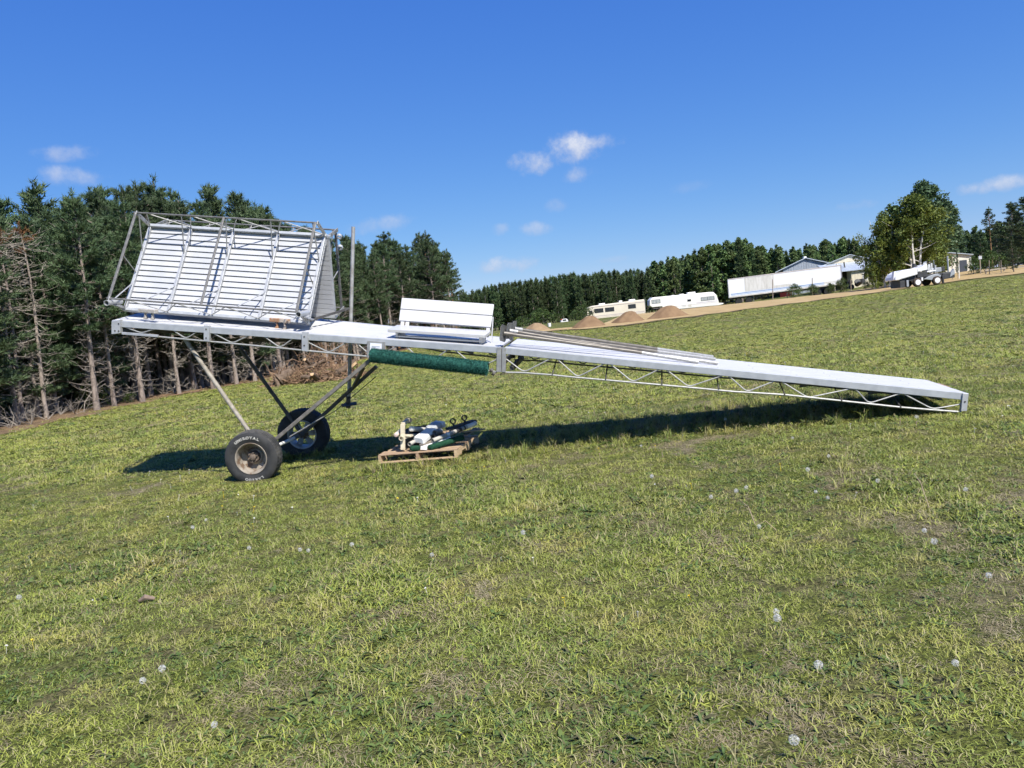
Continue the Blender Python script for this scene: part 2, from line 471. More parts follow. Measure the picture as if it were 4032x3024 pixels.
verge_m = mat('forest_litter', (.20, .135, .08), (.115, .08, .05), 1.2, rough=.95, spec=.1, bump=.8, bscale=25, c3=(.36, .27, .18), s3=14, t3=(.55, .68))
edge = [ghit(x * K, y * K)[:2] for x, y in [(-130, 976), (-60, 958), (0, 942), (100, 918), (250, 884), (350, 862), (480, 838), (560, 823), (640, 808), (700, 798), (790, 776), (830, 766), (900, 752), (960, 742), (1010, 731)]]
edge = [edge[0] + (edge[0] - edge[1]) * 3] + edge
edge = dense(edge, .5)
edge = [p + np.array([-.6, .8]) * (.35 * math.sin(i * .8) + rs.uniform(-.35, .35)) for i, p in enumerate(edge)]
EDGE = np.array(edge)
back = np.array([-.62, .78])
verge = strip('forest_floor', [[p + back * d for p in edge] for d in (0, 1, 2, 3.5, 6, 10, 16, 26, 45)], verge_m, 0.025)
def behind_edge(x, y, off=0.0):
    """is (x, y) on the forest side of the lawn's edge?"""
    d = np.hypot(EDGE[:, 0] - x, EDGE[:, 1] - y); i = int(np.argmin(d))
    return (np.array([x, y]) - EDGE[i]) @ back > off and y < 80

# ------------------------------------------------------------------ the roll-in dock
A = at(440, 1262, 10.8); J = at(1977, 1368, 10.0); Rr = at(3815, 1550, 9.15)
Jf = at(2028, 1333, 11.78); Rf = at(3652, 1497, 10.95); Af = A + np.array([.10, 1.78, .26])
uL = unit(A - J); uR = unit(Rr - J)
nL = unit(np.cross(uL, [0, 0, 1])); nL = nL if nL[1] < 0 else -nL       # faces the camera side
nR = unit(np.cross(uR, [0, 0, 1])); nR = nR if nR[1] < 0 else -nR
def hit_near(px, py, left, off=0.0):
    """pixel to the point on the upright plane through the dock's near edge, moved `off` metres towards the camera"""
    n = nL if left else nR; p0 = J + n * off; d = ray(px, py)
    return CAM + d * (((p0 - CAM) @ n) / (d @ n))
def deckpt(left, s, t):
    a, b = (A, Af) if left else (Rr, Rf)
    n = J + (a - J) * s; f = Jf + (b - Jf) * s
    return n + (f - n) * t
dock = thing('roll_in_dock', (-3.5, 11.3, float(gz(-3.5, 11.3))), 'long white aluminium dock on two wheels, sloping down to the grass at right', 'dock')
UP = np.array([0, 0, 1.0])
for left in (True, False):
    s0, s1 = (0.006, 1.0) if left else (0.006, 1.0)
    nb = 9; dn = unit(np.cross(deckpt(left, 1, 0) - deckpt(left, 0, 0), deckpt(left, 0, 1) - deckpt(left, 0, 0)))
    if dn[2] < 0: dn = -dn
    e0 = 0.03
    for i in range(nb):
        t0, t1 = e0 + (1 - 2 * e0) * i / nb + .0016, e0 + (1 - 2 * e0) * (i + 1) / nb - .0016
        MB().slab(deckpt(left, s0, t0), deckpt(left, s1, t0), deckpt(left, s1, t1), deckpt(left, s0, t1), -dn * .03).build('deck_board', white_deck, dock)
    # small screw heads on the deck, one joined part
    for name, (ta, tb) in (('side_rail', (0.0, e0)), ('side_rail', (1 - e0, 1.0))):
        q = [deckpt(left, s0, ta), deckpt(left, s1, ta), deckpt(left, s1, tb), deckpt(left, s0, tb)]
        MB().slab(*[x + dn * .004 for x in q], -dn * .088).build(name, rail_m, dock, bevel=.006)
    # cross bearers under the deck
    for s in ([.02, .2, .4, .6, .8, .98] if left else [.02, .18, .34, .5, .66, .82, .98]):
        MB().bar(deckpt(left, s, .04) - dn * .06, deckpt(left, s, .96) - dn * .06, .05, .05).build('cross_bearer', alu_old, dock)
    sb = MB()
    for s in np.arange(.06, .97, .085):
        for t in (.12, .38, .62, .88):
            c = deckpt(left, s, t); sb.tube([c, c + dn * .003], .007, 6)
    o = sb.build('screw_heads', alu, dock); o['kind'] = 'stuff'

r1 = rg(380, 800, 2.011); r2 = rg(380, 1150, 2.011); r3 = rg(1300, 1100, 2.765); r4 = rg(1900, 1220, 2.212); r5 = rg(2800, 1350, 2.011)
def round_path(pts, r=.05, n=4, tops=None):
    """soften the corners of a polyline"""
    out = [pts[0]]
    for a, b, c in zip(pts[:-2], pts[1:-1], pts[2:]):
        d1, d2 = unit(a - b), unit(c - b); p, q = b + d1 * r, b + d2 * r
        for i in range(n + 1):
            t = i / n; out.append((1 - t) ** 2 * p + 2 * t * (1 - t) * b + t * t * q)
    return out + [pts[-1]]
chordL = [hit_near(*p, True) for p in [r1(165, 1028), r1(700, 1078), r1(1070, 1112), r1(1450, 1148), r1(1840, 1186), r1(2170, 1217), r3(960, 935), r3(1500, 975), r3(1815, 1008)]]
chordR = [hit_near(*p, False) for p in [r4(165, 545), r4(350, 549), r4(600, 568), r4(820, 591), r4(1305, 633), r4(1790, 676), r4(2200, 715), r5(285, 393), r5(585, 412), r5(1035, 460), r5(1500, 511), r5(1755, 532), r5(1990, 549)]]
webL = [[r1(190, 970), r1(350, 1030), r1(540, 966), r1(702, 1074), r1(845, 985)], [r1(885, 1012), r1(1070, 1110), r1(1268, 1018), r1(1450, 1146), r1(1595, 1040), r1(1640, 1062)],
        [r1(1665, 1100), r1(1840, 1184), r1(2018, 1076), r1(2178, 1214)], [r3(500, 850), r3(785, 692), r3(1040, 935), r3(1320, 737), r3(1600, 975), r3(1812, 872)]]
webR = [[r4(205, 430), r4(360, 545), r4(625, 408), r4(825, 587), r4(1090, 455), r4(1308, 630), r4(1575, 502), r4(1795, 672), r4(2130, 562), r5(285, 390), r5(535, 292), r5(768, 436), r5(1140, 358), r5(1252, 482), r5(1515, 398), r5(1757, 526), r5(1985, 487)]]
for left, chord, webs in ((True, chordL, webL), (False, chordR, webR)):
    for far in (False, True):
        def mv(P):
            if not far: return P + (nL if left else nR) * -.02
            a = A if left else Rr; s = float(np.clip((P - J) @ (a - J) / ((a - J) @ (a - J)), 0, 1))
            return P + (deckpt(left, s, 1) - deckpt(left, s, 0)) * .985
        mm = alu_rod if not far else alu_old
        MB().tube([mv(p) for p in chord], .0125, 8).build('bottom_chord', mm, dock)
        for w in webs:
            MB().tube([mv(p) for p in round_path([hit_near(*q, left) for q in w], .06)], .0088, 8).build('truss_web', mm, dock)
# short dark posts between the chords, and diagonal ties under the right half
for (a, b) in [(r4(640, 415), r4(608, 562)), (r4(1090, 458), r4(1072, 605)), (r4(1570, 502), r4(1562, 650)), (r4(2052, 545), r4(2058, 690)), (r5(560, 300), r5(583, 408)), (r5(1000, 340), r5(1035, 458)), (r5(1465, 395), r5(1503, 508))]:
    pa, pb = hit_near(*a, False), hit_near(*b, False)
    s = (pa - J) @ (Rr - J) / ((Rr - J) @ (Rr - J))
    MB().tube([pb, pa + (deckpt(False, s, .22) - deckpt(False, s, 0))], .009, 6).build('post', steel_dark, dock)
for s in (.12, .30, .50, .70, .86):
    def low_pt(t, s=s): return deckpt(False, s, t) - UP * (.27 if t > .5 else .27)
    MB().bar(low_pt(.97), deckpt(False, s, .25) - UP * .09, .012, .05).build('cross_brace', steel_dark, dock)
for s in (.12, .3, .5, .68):
    MB().bar(deckpt(True, s, .97) - UP * (.30 - .1 * s), deckpt(True, s, .25) - UP * .09, .012, .05).build('cross_brace', steel_dark, dock)

def plate(name, quad, left, m, off=.012, t=.012, holes=(), parent=None):
    n = nL if left else nR
    p = [hit_near(*q, left, off) for q in quad]
    o = MB().slab(*p, n * -t).build(name, m, parent or dock, bevel=.003)
    for h in holes:
        c = hit_near(*h, left, off + .002)
        MB().tube([c, c + n * .004], .011, 10).build('bolt_hole', steel_dark, o)
    return o
# pockets that take the legs
plate('leg_bracket', [r1(118, 938), r1(187, 922), r1(187, 1030), r1(118, 1038)], True, alu_lt, .03, .06, [r1(175, 955), r1(175, 1012), r1(146, 1010)])
plate('leg_bracket', [r1(848, 966), r1(891, 970), r1(891, 1098), r1(848, 1092)], True, alu_lt, .03, .05, [r1(868, 998), r1(868, 1067)])
plate('leg_bracket', [r1(1624, 1018), r1(1671, 1022), r1(1671, 1176), r1(1624, 1170)], True, alu_lt, .03, .05, [r1(1645, 1058), r1(1645, 1127)])
pl = plate('bracket_plate', [r3(402, 668), r3(592, 680), r3(592, 880), r3(402, 855)], True, alu, .02, .03)
st_m = mat('paper_label', (.78, .80, .84), rough=.5)
n = nL
o = MB().slab(*[hit_near(*q, True, .024) for q in [r3(436, 692), r3(562, 700), r3(560, 790), r3(433, 778)]], n * .002).build('label_sheet', st_m, pl)
ink = mat('faded_print', (.45, .47, .52), rough=.6)
for (x0, x1, y, h) in [(452, 540, 722, 10), (452, 500, 735, 4), (475, 530, 748, 6)]:
    MB().slab(*[hit_near(*q, True, .0275) for q in [r3(x0, y), r3(x1, y + 7), r3(x1, y + h + 7), r3(x0, y + h)]], n * .001).build('print_line', ink, o)
plate('end_post', [r3(1815, 738), r3(1864, 742), r3(1862, 1011), r3(1808, 1007)], True, alu, .012, .06)
plate('end_post', [r3(1871, 742), r3(1916, 746), r3(1908, 1013), r3(1866, 1010)], False, alu, .012, .06)
plate('end_post', [r5(1994, 400), r5(2040, 404), r5(2026, 541), r5(1980, 541)], False, alu_lt, .02, .06, [r5(2010, 466)])
for left, s in ((True, .004), (False, .004)):
    MB().slab(deckpt(left, s, .95), deckpt(left, s, 1.0), deckpt(left, s, 1.0) - UP * .3, deckpt(left, s, .95) - UP * .3, (uL if left else uR) * .05).build('end_post', steel_dark, dock)
    MB().bar(deckpt(left, s + .012, .03) - UP * .27, deckpt(left, s + .012, .97) - UP * .27, .05, .06).build('end_beam', steel_dark, dock)
MB().slab(deckpt(False, .995, .95), deckpt(False, .995, 1.0), deckpt(False, .995, 1.0) - UP * .2, deckpt(False, .995, .95) - UP * .2, uR * .05).build('end_post', alu_old, dock)
MB().bar(deckpt(False, 1.012, .6) - UP * .07, deckpt(False, 1.012, .9) - UP * .07, .06, .10).build('end_beam', rust, dock)
MB().slab(deckpt(True, .985, .95), deckpt(True, .985, 1.0), deckpt(True, .985, 1.0) - UP * .22, deckpt(True, .985, .95) - UP * .22, uL * .05).build('end_post', alu_old, dock)
# splint clamped on the left end of the chord
MB().bar(hit_near(*r1(205, 1030), True, .03), hit_near(*r1(490, 1052), True, .03), .03, .035).build('splice_bar', alu_lt, dock, bevel=.004)
# rusty couplings at the joint
for (x, y) in ((1755, 990), (1780, 1025)):
    c = hit_near(*r3(x, y), True, .03)
    MB().lathe([(-.018, .015), (-.018, .03), (.018, .03), (.018, .015)], c, unit(uL + UP * .8), 10).build('coupling', steel_dark, dock)

# wheels, axle, legs
WN = at(1000, 1798, 10.52); WF = at(1197, 1706, 12.30)
WAX = unit(np.array([.03, 1, .06]))
def tyre_profile(Rt, Rr_, w):
    h = w / 2
    return [(-h * .72, Rr_), (-h * .86, Rr_ + .012), (-h * .97, Rr_ + (Rt - Rr_) * .35), (-h, Rr_ + (Rt - Rr_) * .55), (-h * .95, Rr_ + (Rt - Rr_) * .80), (-h * .84, Rt - .012),
            (-h * .74, Rt - .003), (-h * .45, Rt), (-h * .42, Rt - .011), (-h * .34, Rt - .011), (-h * .31, Rt), (-h * .05, Rt + .001), (-h * .03, Rt - .011), (h * .03, Rt - .011), (h * .05, Rt + .001),
            (h * .31, Rt), (h * .34, Rt - .011), (h * .42, Rt - .011), (h * .45, Rt), (h * .74, Rt - .003), (h * .84, Rt - .012), (h * .95, Rr_ + (Rt - Rr_) * .80), (h, Rr_ + (Rt - Rr_) * .55), (h * .97, Rr_ + (Rt - Rr_) * .35), (h * .86, Rr_ + .012), (h * .72, Rr_)]
def tread(j, k, r):
    if j in (1, 2) and k % 3 == 0: return r - .006
    if j in (13, 14) and (k + 1) % 3 == 0: return r - .006
    if j in (5, 6, 9, 10) and (k + 1) % 4 == 0: return r - .005
    return r
def wheel(c, ax, Rt, Rm, w, dusty):
    wh = MB().lathe([(0, .0), (0.0, .03)], c, ax, 6).build('wheel', steel_dark, dock)    # hub core
    pr = tyre_profile(Rt, Rm, w)
    MB().lathe(pr[:6], c, ax, 96).build('tyre', rubber, wh, angle=30)
    MB().lathe(pr[20:], c, ax, 96).build('tyre', rubber, wh, angle=30)
    MB().lathe(pr[5:21], c, ax, 144, tread).build('tread', dusty, wh, angle=30)
    return wh
ax_n = -WAX                                            # outer face looks at the camera
hubm = mat('hub_rust', (.17, .13, .10), (.09, .07, .055), 30, rough=.8, c3=(.30, .20, .12), s3=40, t3=(.6, .7))
rimm = mat('dirty_rim', (.36, .32, .27), (.22, .19, .15), 7, rough=.7, metal=.15, c3=(.15, .10, .065), s3=9, t3=(.5, .62))
wn = wheel(WN, WAX, .372, .212, .27, rubber_dusty)
MB().lathe([(-.118, .222), (-.126, .218), (-.120, .205), (-.105, .198), (-.06, .190), (-.02, .178), (.03, .176), (.035, .165), (.05, .12), (.03, .105), (.02, .06), (-.005, .055), (-.01, .0)], WN, WAX, 48).build('rim', rimm, wn, angle=35)
hb = MB().lathe([(.03, .085), (-.015, .082), (-.03, .07), (-.03, .045), (-.055, .040), (-.06, .030), (-.06, .0)], WN, WAX, 20).build('hub', hubm, wn)
s_, u_ = frame(WAX)
for i in range(6):
    a = i * math.pi / 3 + .3; q = WN + .064 * (math.cos(a) * s_ + math.sin(a) * u_)
    MB().tube([q - WAX * .02, q - WAX * .052], .011, 6).build('wheel_nut', hubm, wn)
# raised sidewall lettering
def arc_text(txt, c, ax_out, radius, size, mid_deg, bottom, m, parent, outline=False):
    s, u = frame(ax_out); s = -s if (np.cross(s, u) @ ax_out) < 0 else s
    rgt = unit(np.cross(UP, ax_out)); upv = unit(np.cross(ax_out, rgt))
    mb_v = []; mb_f = []
    wd = [.55 if ch == 'I' else 1.0 for ch in txt]; tot = sum(wd); pos = [sum(wd[:i]) + wd[i] / 2 - tot / 2 for i in range(len(txt))]
    step = size * .98 / radius; n = len(txt)
    for i, ch in enumerate(txt):
        cu = bpy.data.curves.new('letter', 'FONT'); cu.body = ch; cu.size = size; cu.align_x = 'CENTER'; cu.extrude = .0015; cu.space_character = 1
        if outline: cu.fill_mode = 'NONE'; cu.extrude = 0; cu.bevel_depth = size * .055; cu.bevel_resolution = 0
        else: cu.offset = size * .03
        ob = bpy.data.objects.new('letter', cu); me = bpy.data.meshes.new_from_object(ob)
        k = pos[i]
        ang = math.radians(mid_deg) + (k * step if bottom else -k * step)
        er = math.cos(ang) * rgt + math.sin(ang) * upv; et = -math.sin(ang) * rgt + math.cos(ang) * upv
        if bottom: ex, ey = et, -er
        else: ex, ey = -et, er
        base = len(mb_v)
        for v in me.vertices:
            mb_v.append(c + er * radius + ex * v.co.x * 1.15 + ey * (v.co.y - size * .35) + ax_out * v.co.z)
        mb_f += [tuple(base + q for q in p.vertices) for p in me.polygons]
        bpy.data.objects.remove(ob); bpy.data.curves.remove(cu); bpy.data.meshes.remove(me)
    M = MB(); M.v = [tuple(p) for p in mb_v]; M.f = mb_f; M.s = [False] * len(mb_f)
    return M.build('sidewall_lettering', m, parent)
white_rub = mat('white_rubber', (.52, .51, .47), (.36, .35, .32), 40, rough=.7)
arc_text('UNIROYAL', WN - WAX * .1345, -WAX, .293, .050, 93, False, white_rub, wn, outline=True)
arc_text('LAREDO', WN - WAX * .1345, -WAX, .295, .046, 273, False, white_rub, wn)
WFX = unit(np.array([.03, 1, .05]))
wf = wheel(WF, WFX, .405, .225, .28, rubber)
rim_f = mat('grey_rim', (.44, .45, .44), (.34, .34, .33), 10, rough=.5, metal=.2, c3=(.20, .17, .13), s3=14, t3=(.58, .7))
MB().lathe([(-.118, .235), (-.126, .230), (-.118, .212), (-.02, .200), (.05, .195), (.10, .205), (.118, .235)], WF, WFX, 48).build('rim', rim_f, wf, angle=35)
s_, u_ = frame(WFX)
for i in range(6):
    a0 = i * math.pi / 3; pts = []
    for (r, da) in ((.085, -.42), (.20, -.24), (.20, .24), (.085, .42)):
        a = a0 + da; pts.append(WF + WFX * (-.035 if r < .1 else .01) + r * (math.cos(a) * s_ + math.sin(a) * u_))
    MB().prism(pts, WFX * .012).build('spoke', rim_f, wf, bevel=.004)
MB().lathe([(-.05, .0), (-.05, .055), (-.03, .09), (.0, .095)], WF, WFX, 20).build('hub', hubm, wf)
for i in range(6):
    a = i * math.pi / 3 + .3; q = WF - WFX * .04 + .07 * (math.cos(a) * s_ + math.sin(a) * u_)
    MB().tube([q, q - WFX * .025], .010, 6).build('wheel_nut', alu, wf)
axle_a = WN + WAX * .02; axle_b = WF - WFX * .03
MB().tube([axle_a, axle_a + (axle_b - axle_a) * .82], .026, 12).build('axle', pvc, dock)
MB().tube([axle_a + (axle_b - axle_a) * .78, axle_b], .034, 12).build('axle_sleeve', steel_gray, dock)
def on_axle(t): return axle_a + (axle_b - axle_a) * t
# near rear leg: pale tube; far rear leg: dark tube
x, y = r2(640, 285); top_n = deckpt(True, .79, .12) - UP * .10
MB().tube([at(*r2(640, 285), 10.85), at(*r2(1195, 1085), 10.72), WN + WAX * .16], .030, 12).build('leg', steel_tan, dock)
MB().tube([at(*r2(1120, 420), 12.2), WF - WFX * .17 + UP * .05], .030, 12).build('leg', steel_dark, dock)
MB().bar(at(*r2(2190, 520), 10.35), WN + WAX * .22, .05, .078, up=(0, 1, 0)).build('leg', steel_gray, dock, bevel=.006)
MB().bar(at(2215 / 2.011 + 380, 1150 + 590 / 2.011, 11.9), WF - WFX * .19, .055, .085, up=(0, 1, 0)).build('leg', steel_dark, dock, bevel=.006)
MB().bar(at(*r2(2112, 600), 10.45), at(*r2(2030, 760), 11.9), .04, .04).build('leg_tie', steel_dark, dock)
MB().tube([at(*r2(2212, 670), 10.9), at(*r2(1900, 935), 11.2), at(*r2(1520, 1160), 11.3)], .006, 6).build('cable', steel_dark, dock)
MB().tube([at(*r2(1800, 985), 11.1), at(*r2(1530, 1145), 11.15)], .008, 6).build('brace_rod', alu_rod, dock)
MB().bar(at(*r1(190, 1010), 11.2), at(*r1(1290, 1025), 11.6), .05, .06).build('under_beam', steel_dark, dock)
MB().bar(at(*r2(960, 380), 11.2), at(*r2(1960, 385), 11.9), .05, .05).build('under_beam', steel_dark, dock)
# jack post standing up behind the far edge
ptop = at(1391, 893, 12.25); pbot = at(1373, 1600, 12.25)
po = MB().pipe(ptop, pbot, .030, n=16).build('jack_post', mat('galvanised_post', (.40, .40, .39), (.29, .28, .26), 9, rough=.5, metal=.35), dock)
fp = at(1375, 1592, 12.25)
blue_m = mat('jack_plate', (.10, .10, .10), rough=.9, spec=.15)
MB().box(fp, (.118, .02, .004), (-.03, .115, .012), (0, 0, .006)).build('foot_plate', blue_m, po)
MB().tube([at(1372, 1560, 12.25), at(1371, 1606, 12.25)], .038, 14).build('post_socket', steel_dark, po)

# ------------------------------------------------------------------ two spare dock sections leaning together on the deck
def make_section(label, BL, BR, TL, TR, out, d, near):
    """BL..TR: corners of the deck plane; out: unit normal of the underside; d: truss depth"""
    root = thing('dock_section', (BL + BR) / 2, label, 'dock section', 'spare dock sections leaning together')
    def P(s, t, n=0.0):
        a = BL + (BR - BL) * s; b = TL + (TR - TL) * s
        return a + (b - a) * t + out * n
    ul = unit(BR - BL); ut = unit(TL - BL)
    nb = 15
    for i in range(nb):
        t0, t1 = .03 + .94 * i / nb + .0048, .03 + .94 * (i + 1) / nb - .0048
        MB().slab(P(0, t0, .0), P(1, t0, .0), P(1, t1, .0), P(0, t1, .0), out * .006).build('deck_board', white_board, root)
        MB().slab(P(0, t0 + .002, .006), P(1, t0 + .002, .006), P(1, t0 + .0055, .006), P(0, t0 + .0055, .006), out * .010).build('board_flange', white_board, root)
    for i in range(17):
        a_, b_ = i / 17, (i + 1) / 17
        MB().slab(P(0, a_ + .0022, -.018), P(1, a_ + .0022, -.018), P(1, b_ - .0022, -.018), P(0, b_ - .0022, -.018), out * .006).build('deck_plank', white_board, root)
    for t in (0.0, .97):
        MB().slab(P(-.004, t, -.02), P(1.004, t, -.02), P(1.004, t + .03, -.02), P(-.004, t + .03, -.02), out * .085).build('edge_rail', rail_m, root, bevel=.004)
    ribs = [0.008, .245, .487, .738, .992]
    for s in ribs:
        c0, c1 = P(s, .032, .03), P(s, .968, .03)
        o = MB().bar(c0, c1, .040, .045, up=out).build('rib', alu_lt, root, bevel=.003)
        for t in (.3, .52, .68):
            q = P(s, t, .0535); MB().tube([q, q + out * .004], .008, 8).build('bolt', steel_dark, o)
    for t, sgn in ((.985, 1), (.015, -1)):
        c = [P(s, t, d) for s in np.linspace(-.012, 1.0, 9)]
        MB().tube(c, .0125, 8).build('truss_chord', alu_old, root)
        peaks = [.06, .305, .56, .80] if sgn > 0 else [.10, .36, .62, .86]
        seq = []
        for r, pk in zip(ribs[:-1], peaks): seq += [P(r, t, .06), P(pk, t, d)]
        seq.append(P(ribs[-1], t, .06))
        for a, b in zip(seq[:-1], seq[1:]):
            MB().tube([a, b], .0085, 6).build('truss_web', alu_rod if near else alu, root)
        for s in (0.0, 1.0):
            e = P(s, t, .02); f = P(s, t, d + .012)
            pl = MB().slab(e - ut * .03, f - ut * .03, f + ut * .03, e + ut * .03, ul * (.014 if s == 0 else -.014)).build('end_plate', alu, root, bevel=.003)
            for h in (.3, .7):
                q = e + (f - e) * h + ul * (.0145 if s == 0 else .001); MB().tube([q - ul * .016, q + ul * .001], .010, 8).build('bolt_hole', steel_dark, pl)
    # braces from the chords to the ribs
    for s, sc_ in zip(ribs, (0.03, .27, .515, .76, .985)):
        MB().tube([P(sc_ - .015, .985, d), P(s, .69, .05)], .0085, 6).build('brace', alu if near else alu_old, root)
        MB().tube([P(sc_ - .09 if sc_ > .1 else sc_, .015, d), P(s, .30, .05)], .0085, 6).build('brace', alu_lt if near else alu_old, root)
    for s in (0.0, .49, .985):
        MB().bar(P(s, .015, d), P(s, .985, d), .036 if s != .49 else .030, .022, up=out).build('chord_tie', alu_old, root, bevel=.003)
    for s in (0.0, .985):
        MB().tube([P(s, .5, d), P(s + (.01 if s == 0 else .0), .43, .05)], .0085, 6).build('brace', alu, root)
    return root, P
BL = at(490, 1226, 11.17); BR = at(1216, 1280, 10.82); TL = at(594, 888, 11.70); TR = at(1288, 928, 11.35)
up_n = unit(np.cross(unit(BR - BL), unit(TL - BL))); up_n = up_n if up_n[1] < 0 else -up_n
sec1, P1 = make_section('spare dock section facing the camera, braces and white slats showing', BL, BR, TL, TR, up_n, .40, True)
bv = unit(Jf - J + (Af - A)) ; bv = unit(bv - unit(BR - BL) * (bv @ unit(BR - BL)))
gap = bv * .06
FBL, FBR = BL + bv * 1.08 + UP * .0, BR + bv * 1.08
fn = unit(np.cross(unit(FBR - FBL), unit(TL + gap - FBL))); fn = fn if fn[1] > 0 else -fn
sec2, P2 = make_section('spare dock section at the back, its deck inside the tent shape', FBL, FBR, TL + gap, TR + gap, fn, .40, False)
# pipe sockets on the outer chord ends, cast clamps hanging from the lower rail
for s, t in ((-.0, .015), (1.0, .04)):
    c = P1(s, t, .36) - UP * .04
    MB().pipe(c - bv * .10, c + bv * .22, .040, .2).build('pipe_socket', alu_lt, sec1)
    MB().slab(c + np.array([-.02, 0, -.03]), c + np.array([.05, .02, -.05]), P1(s, t, .05) + np.array([.05, 0, -.01]), P1(s, t, .05) + np.array([-.02, 0, .02]), bv * .10).build('socket_web', alu_lt, sec1)
for (x0, x1, y0, mm) in ((340, 475, 838, rust_lt), (1380, 1525, 912, rust)):
    a = at(*r1(x0, y0 + 10), 10.85); b = at(*r1(x1, y0 + 22), 10.72)
    cl = MB().bar(a, b, .07, .055).build('cast_clamp', mm, sec1, bevel=.008)
    for fr in (.30, .72):
        c = a + (b - a) * fr
        MB().bar(c, c - UP * .115 + np.array([.012, 0, 0]), .022, .05, up=(0, 1, 0)).build('clamp_lug', mm, cl, bevel=.006)
        MB().tube([c - UP * .10 - bv * .03, c - UP * .10 + bv * .03], .018, 8).build('clamp_eye', mm, cl)
MB().bar(at(*rg(1100, 1150, 7.373)(880, 830), 11.0), at(*rg(1100, 1150, 7.373)(2010, 480), 12.2), .03, .035).build('tie_bar', steel_dark, sec1, bevel=.003)
for dy in (0, .13):
    c = P2(1.0, .93 - dy, .30) + unit(BR - BL) * .05
    MB().lathe([(-.02, .03), (-.02, .042), (.02, .042), (.02, .03)], c, unit(UP + bv), 12).build('hook', alu_lt, sec2)

# ------------------------------------------------------------------ bench
bn = thing('bench', deckpt(True, .3, .3), 'white slatted bench with a two-board back standing on the dock', 'bench')
def nearY(px): return 10.0 + .8 * (1977 - px) / 1537
def bpt(x, y, dy):
    px, py = r3(x, y); return at(px, py, nearY(px) + dy)
S0, S1 = bpt(625, 541, .10), bpt(1690, 606, .12)
B0, B1 = bpt(868, 502, .58), bpt(1738, 575, .60)
dn = unit(np.cross(S1 - S0, B0 - S0)); dn = dn if dn[2] > 0 else -dn
B0 = S0 + unit(unit(B0 - S0) - unit(S1 - S0) * (unit(B0 - S0) @ unit(S1 - S0))) * .46; B1 = B0 + (S1 - S0)
for i in range(3):
    a, b = i / 3 + (.012 if i else 0), (i + 1) / 3 - .012
    MB().slab(S0 + (B0 - S0) * a, S1 + (B1 - S1) * a, S1 + (B1 - S1) * b, S0 + (B0 - S0) * b, -dn * .042).build('seat_board', white_bench, bn, bevel=.006)
T0, T1 = bpt(780, 199, .80), bpt(1783, 269, .80); M0, M1 = bpt(748, 446, .62), bpt(1746, 521, .62)
bd = unit(np.cross(T1 - T0, M0 - T0)); bd = bd if bd[1] > 0 else -bd
for a, b in ((0, .487), (.515, 1)):
    MB().slab(T0 + (M0 - T0) * a, T1 + (M1 - T1) * a, T1 + (M1 - T1) * b, T0 + (M0 - T0) * b, bd * .042).build('back_board', white_bench, bn, bevel=.006)
for s in (.035, .10, .965):
    a = T0 + (T1 - T0) * s + bd * .045; b = M0 + (M1 - M0) * s + bd * .045; c = B0 + (B1 - B0) * min(max(s, .05), .97) - dn * .06
    MB().bar(a + (b - a) * .05, c + (b - a) * .1, .05, .03, up=bd).build('back_support', white_bench, bn, bevel=.004)
e = T1 + bd * .05 + (T1 - T0) * .006
MB().bar(e + (M1 - T1) * .5, B1 - dn * .20 + (S1 - S0) * .01, .012, .04, up=bd).build('back_brace', alu_lt, bn)
for s in (.07, .93):
    a = S0 + (S1 - S0) * s; b = B0 + (B1 - B0) * s
    MB().slab(a - dn * .043 + (b - a) * .1, b - dn * .043, b - dn * .16, a - dn * .15 + (b - a) * .2, unit(S1 - S0) * .03).build('leg', alu_lt, bn, bevel=.003)
for f, dz in ((.22, .10), (.45, .125), (.75, .15)):
    a = S0 + (B0 - S0) * f - dn * dz; b = S1 + (B1 - S1) * f - dn * dz
    a, b = a + (b - a) * .06, a + (b - a) * .95
    MB().bar(a, b, .075, .022, up=dn).build('base_board', white_bench, bn, bevel=.003)

# ------------------------------------------------------------------ loose leg pipes with foot plates lying on the ramp
pipe_m = mat('weathered_pipe', (.125, .112, .095), (.20, .185, .16), 5, rough=.5, metal=.45, stretch=(1, 6, 6), c3=(.08, .073, .065), s3=20, t3=(.55, .68))
pipe_tip = mat('bright_pipe', (.42, .42, .41), (.31, .31, .30), 30, rough=.4, metal=.4, c3=(.30, .29, .27), s3=50, t3=(.55, .65))
plate_m = mat('galvanised_plate', (.19, .19, .185), (.13, .13, .125), 20, rough=.55, metal=.4)
specs = [((192, 206), (2045, 467), .07, .22, 'front pipe with foot plate lying on the ramp, nearest the camera', (172, 205)),
         ((243, 184), (2050, 470), .16, .40, 'second pipe from the camera lying on the ramp, darker than the front one', (197, 200)),
         ((262, 196), (2026, 424), .26, .52, 'third pipe from the camera on the ramp, its foot plate in the middle', (243, 175)),
         ((283, 166), (1998, 391), .46, .66, 'rear pipe with foot plate lying on the ramp, farthest from the camera', (285, 160))]
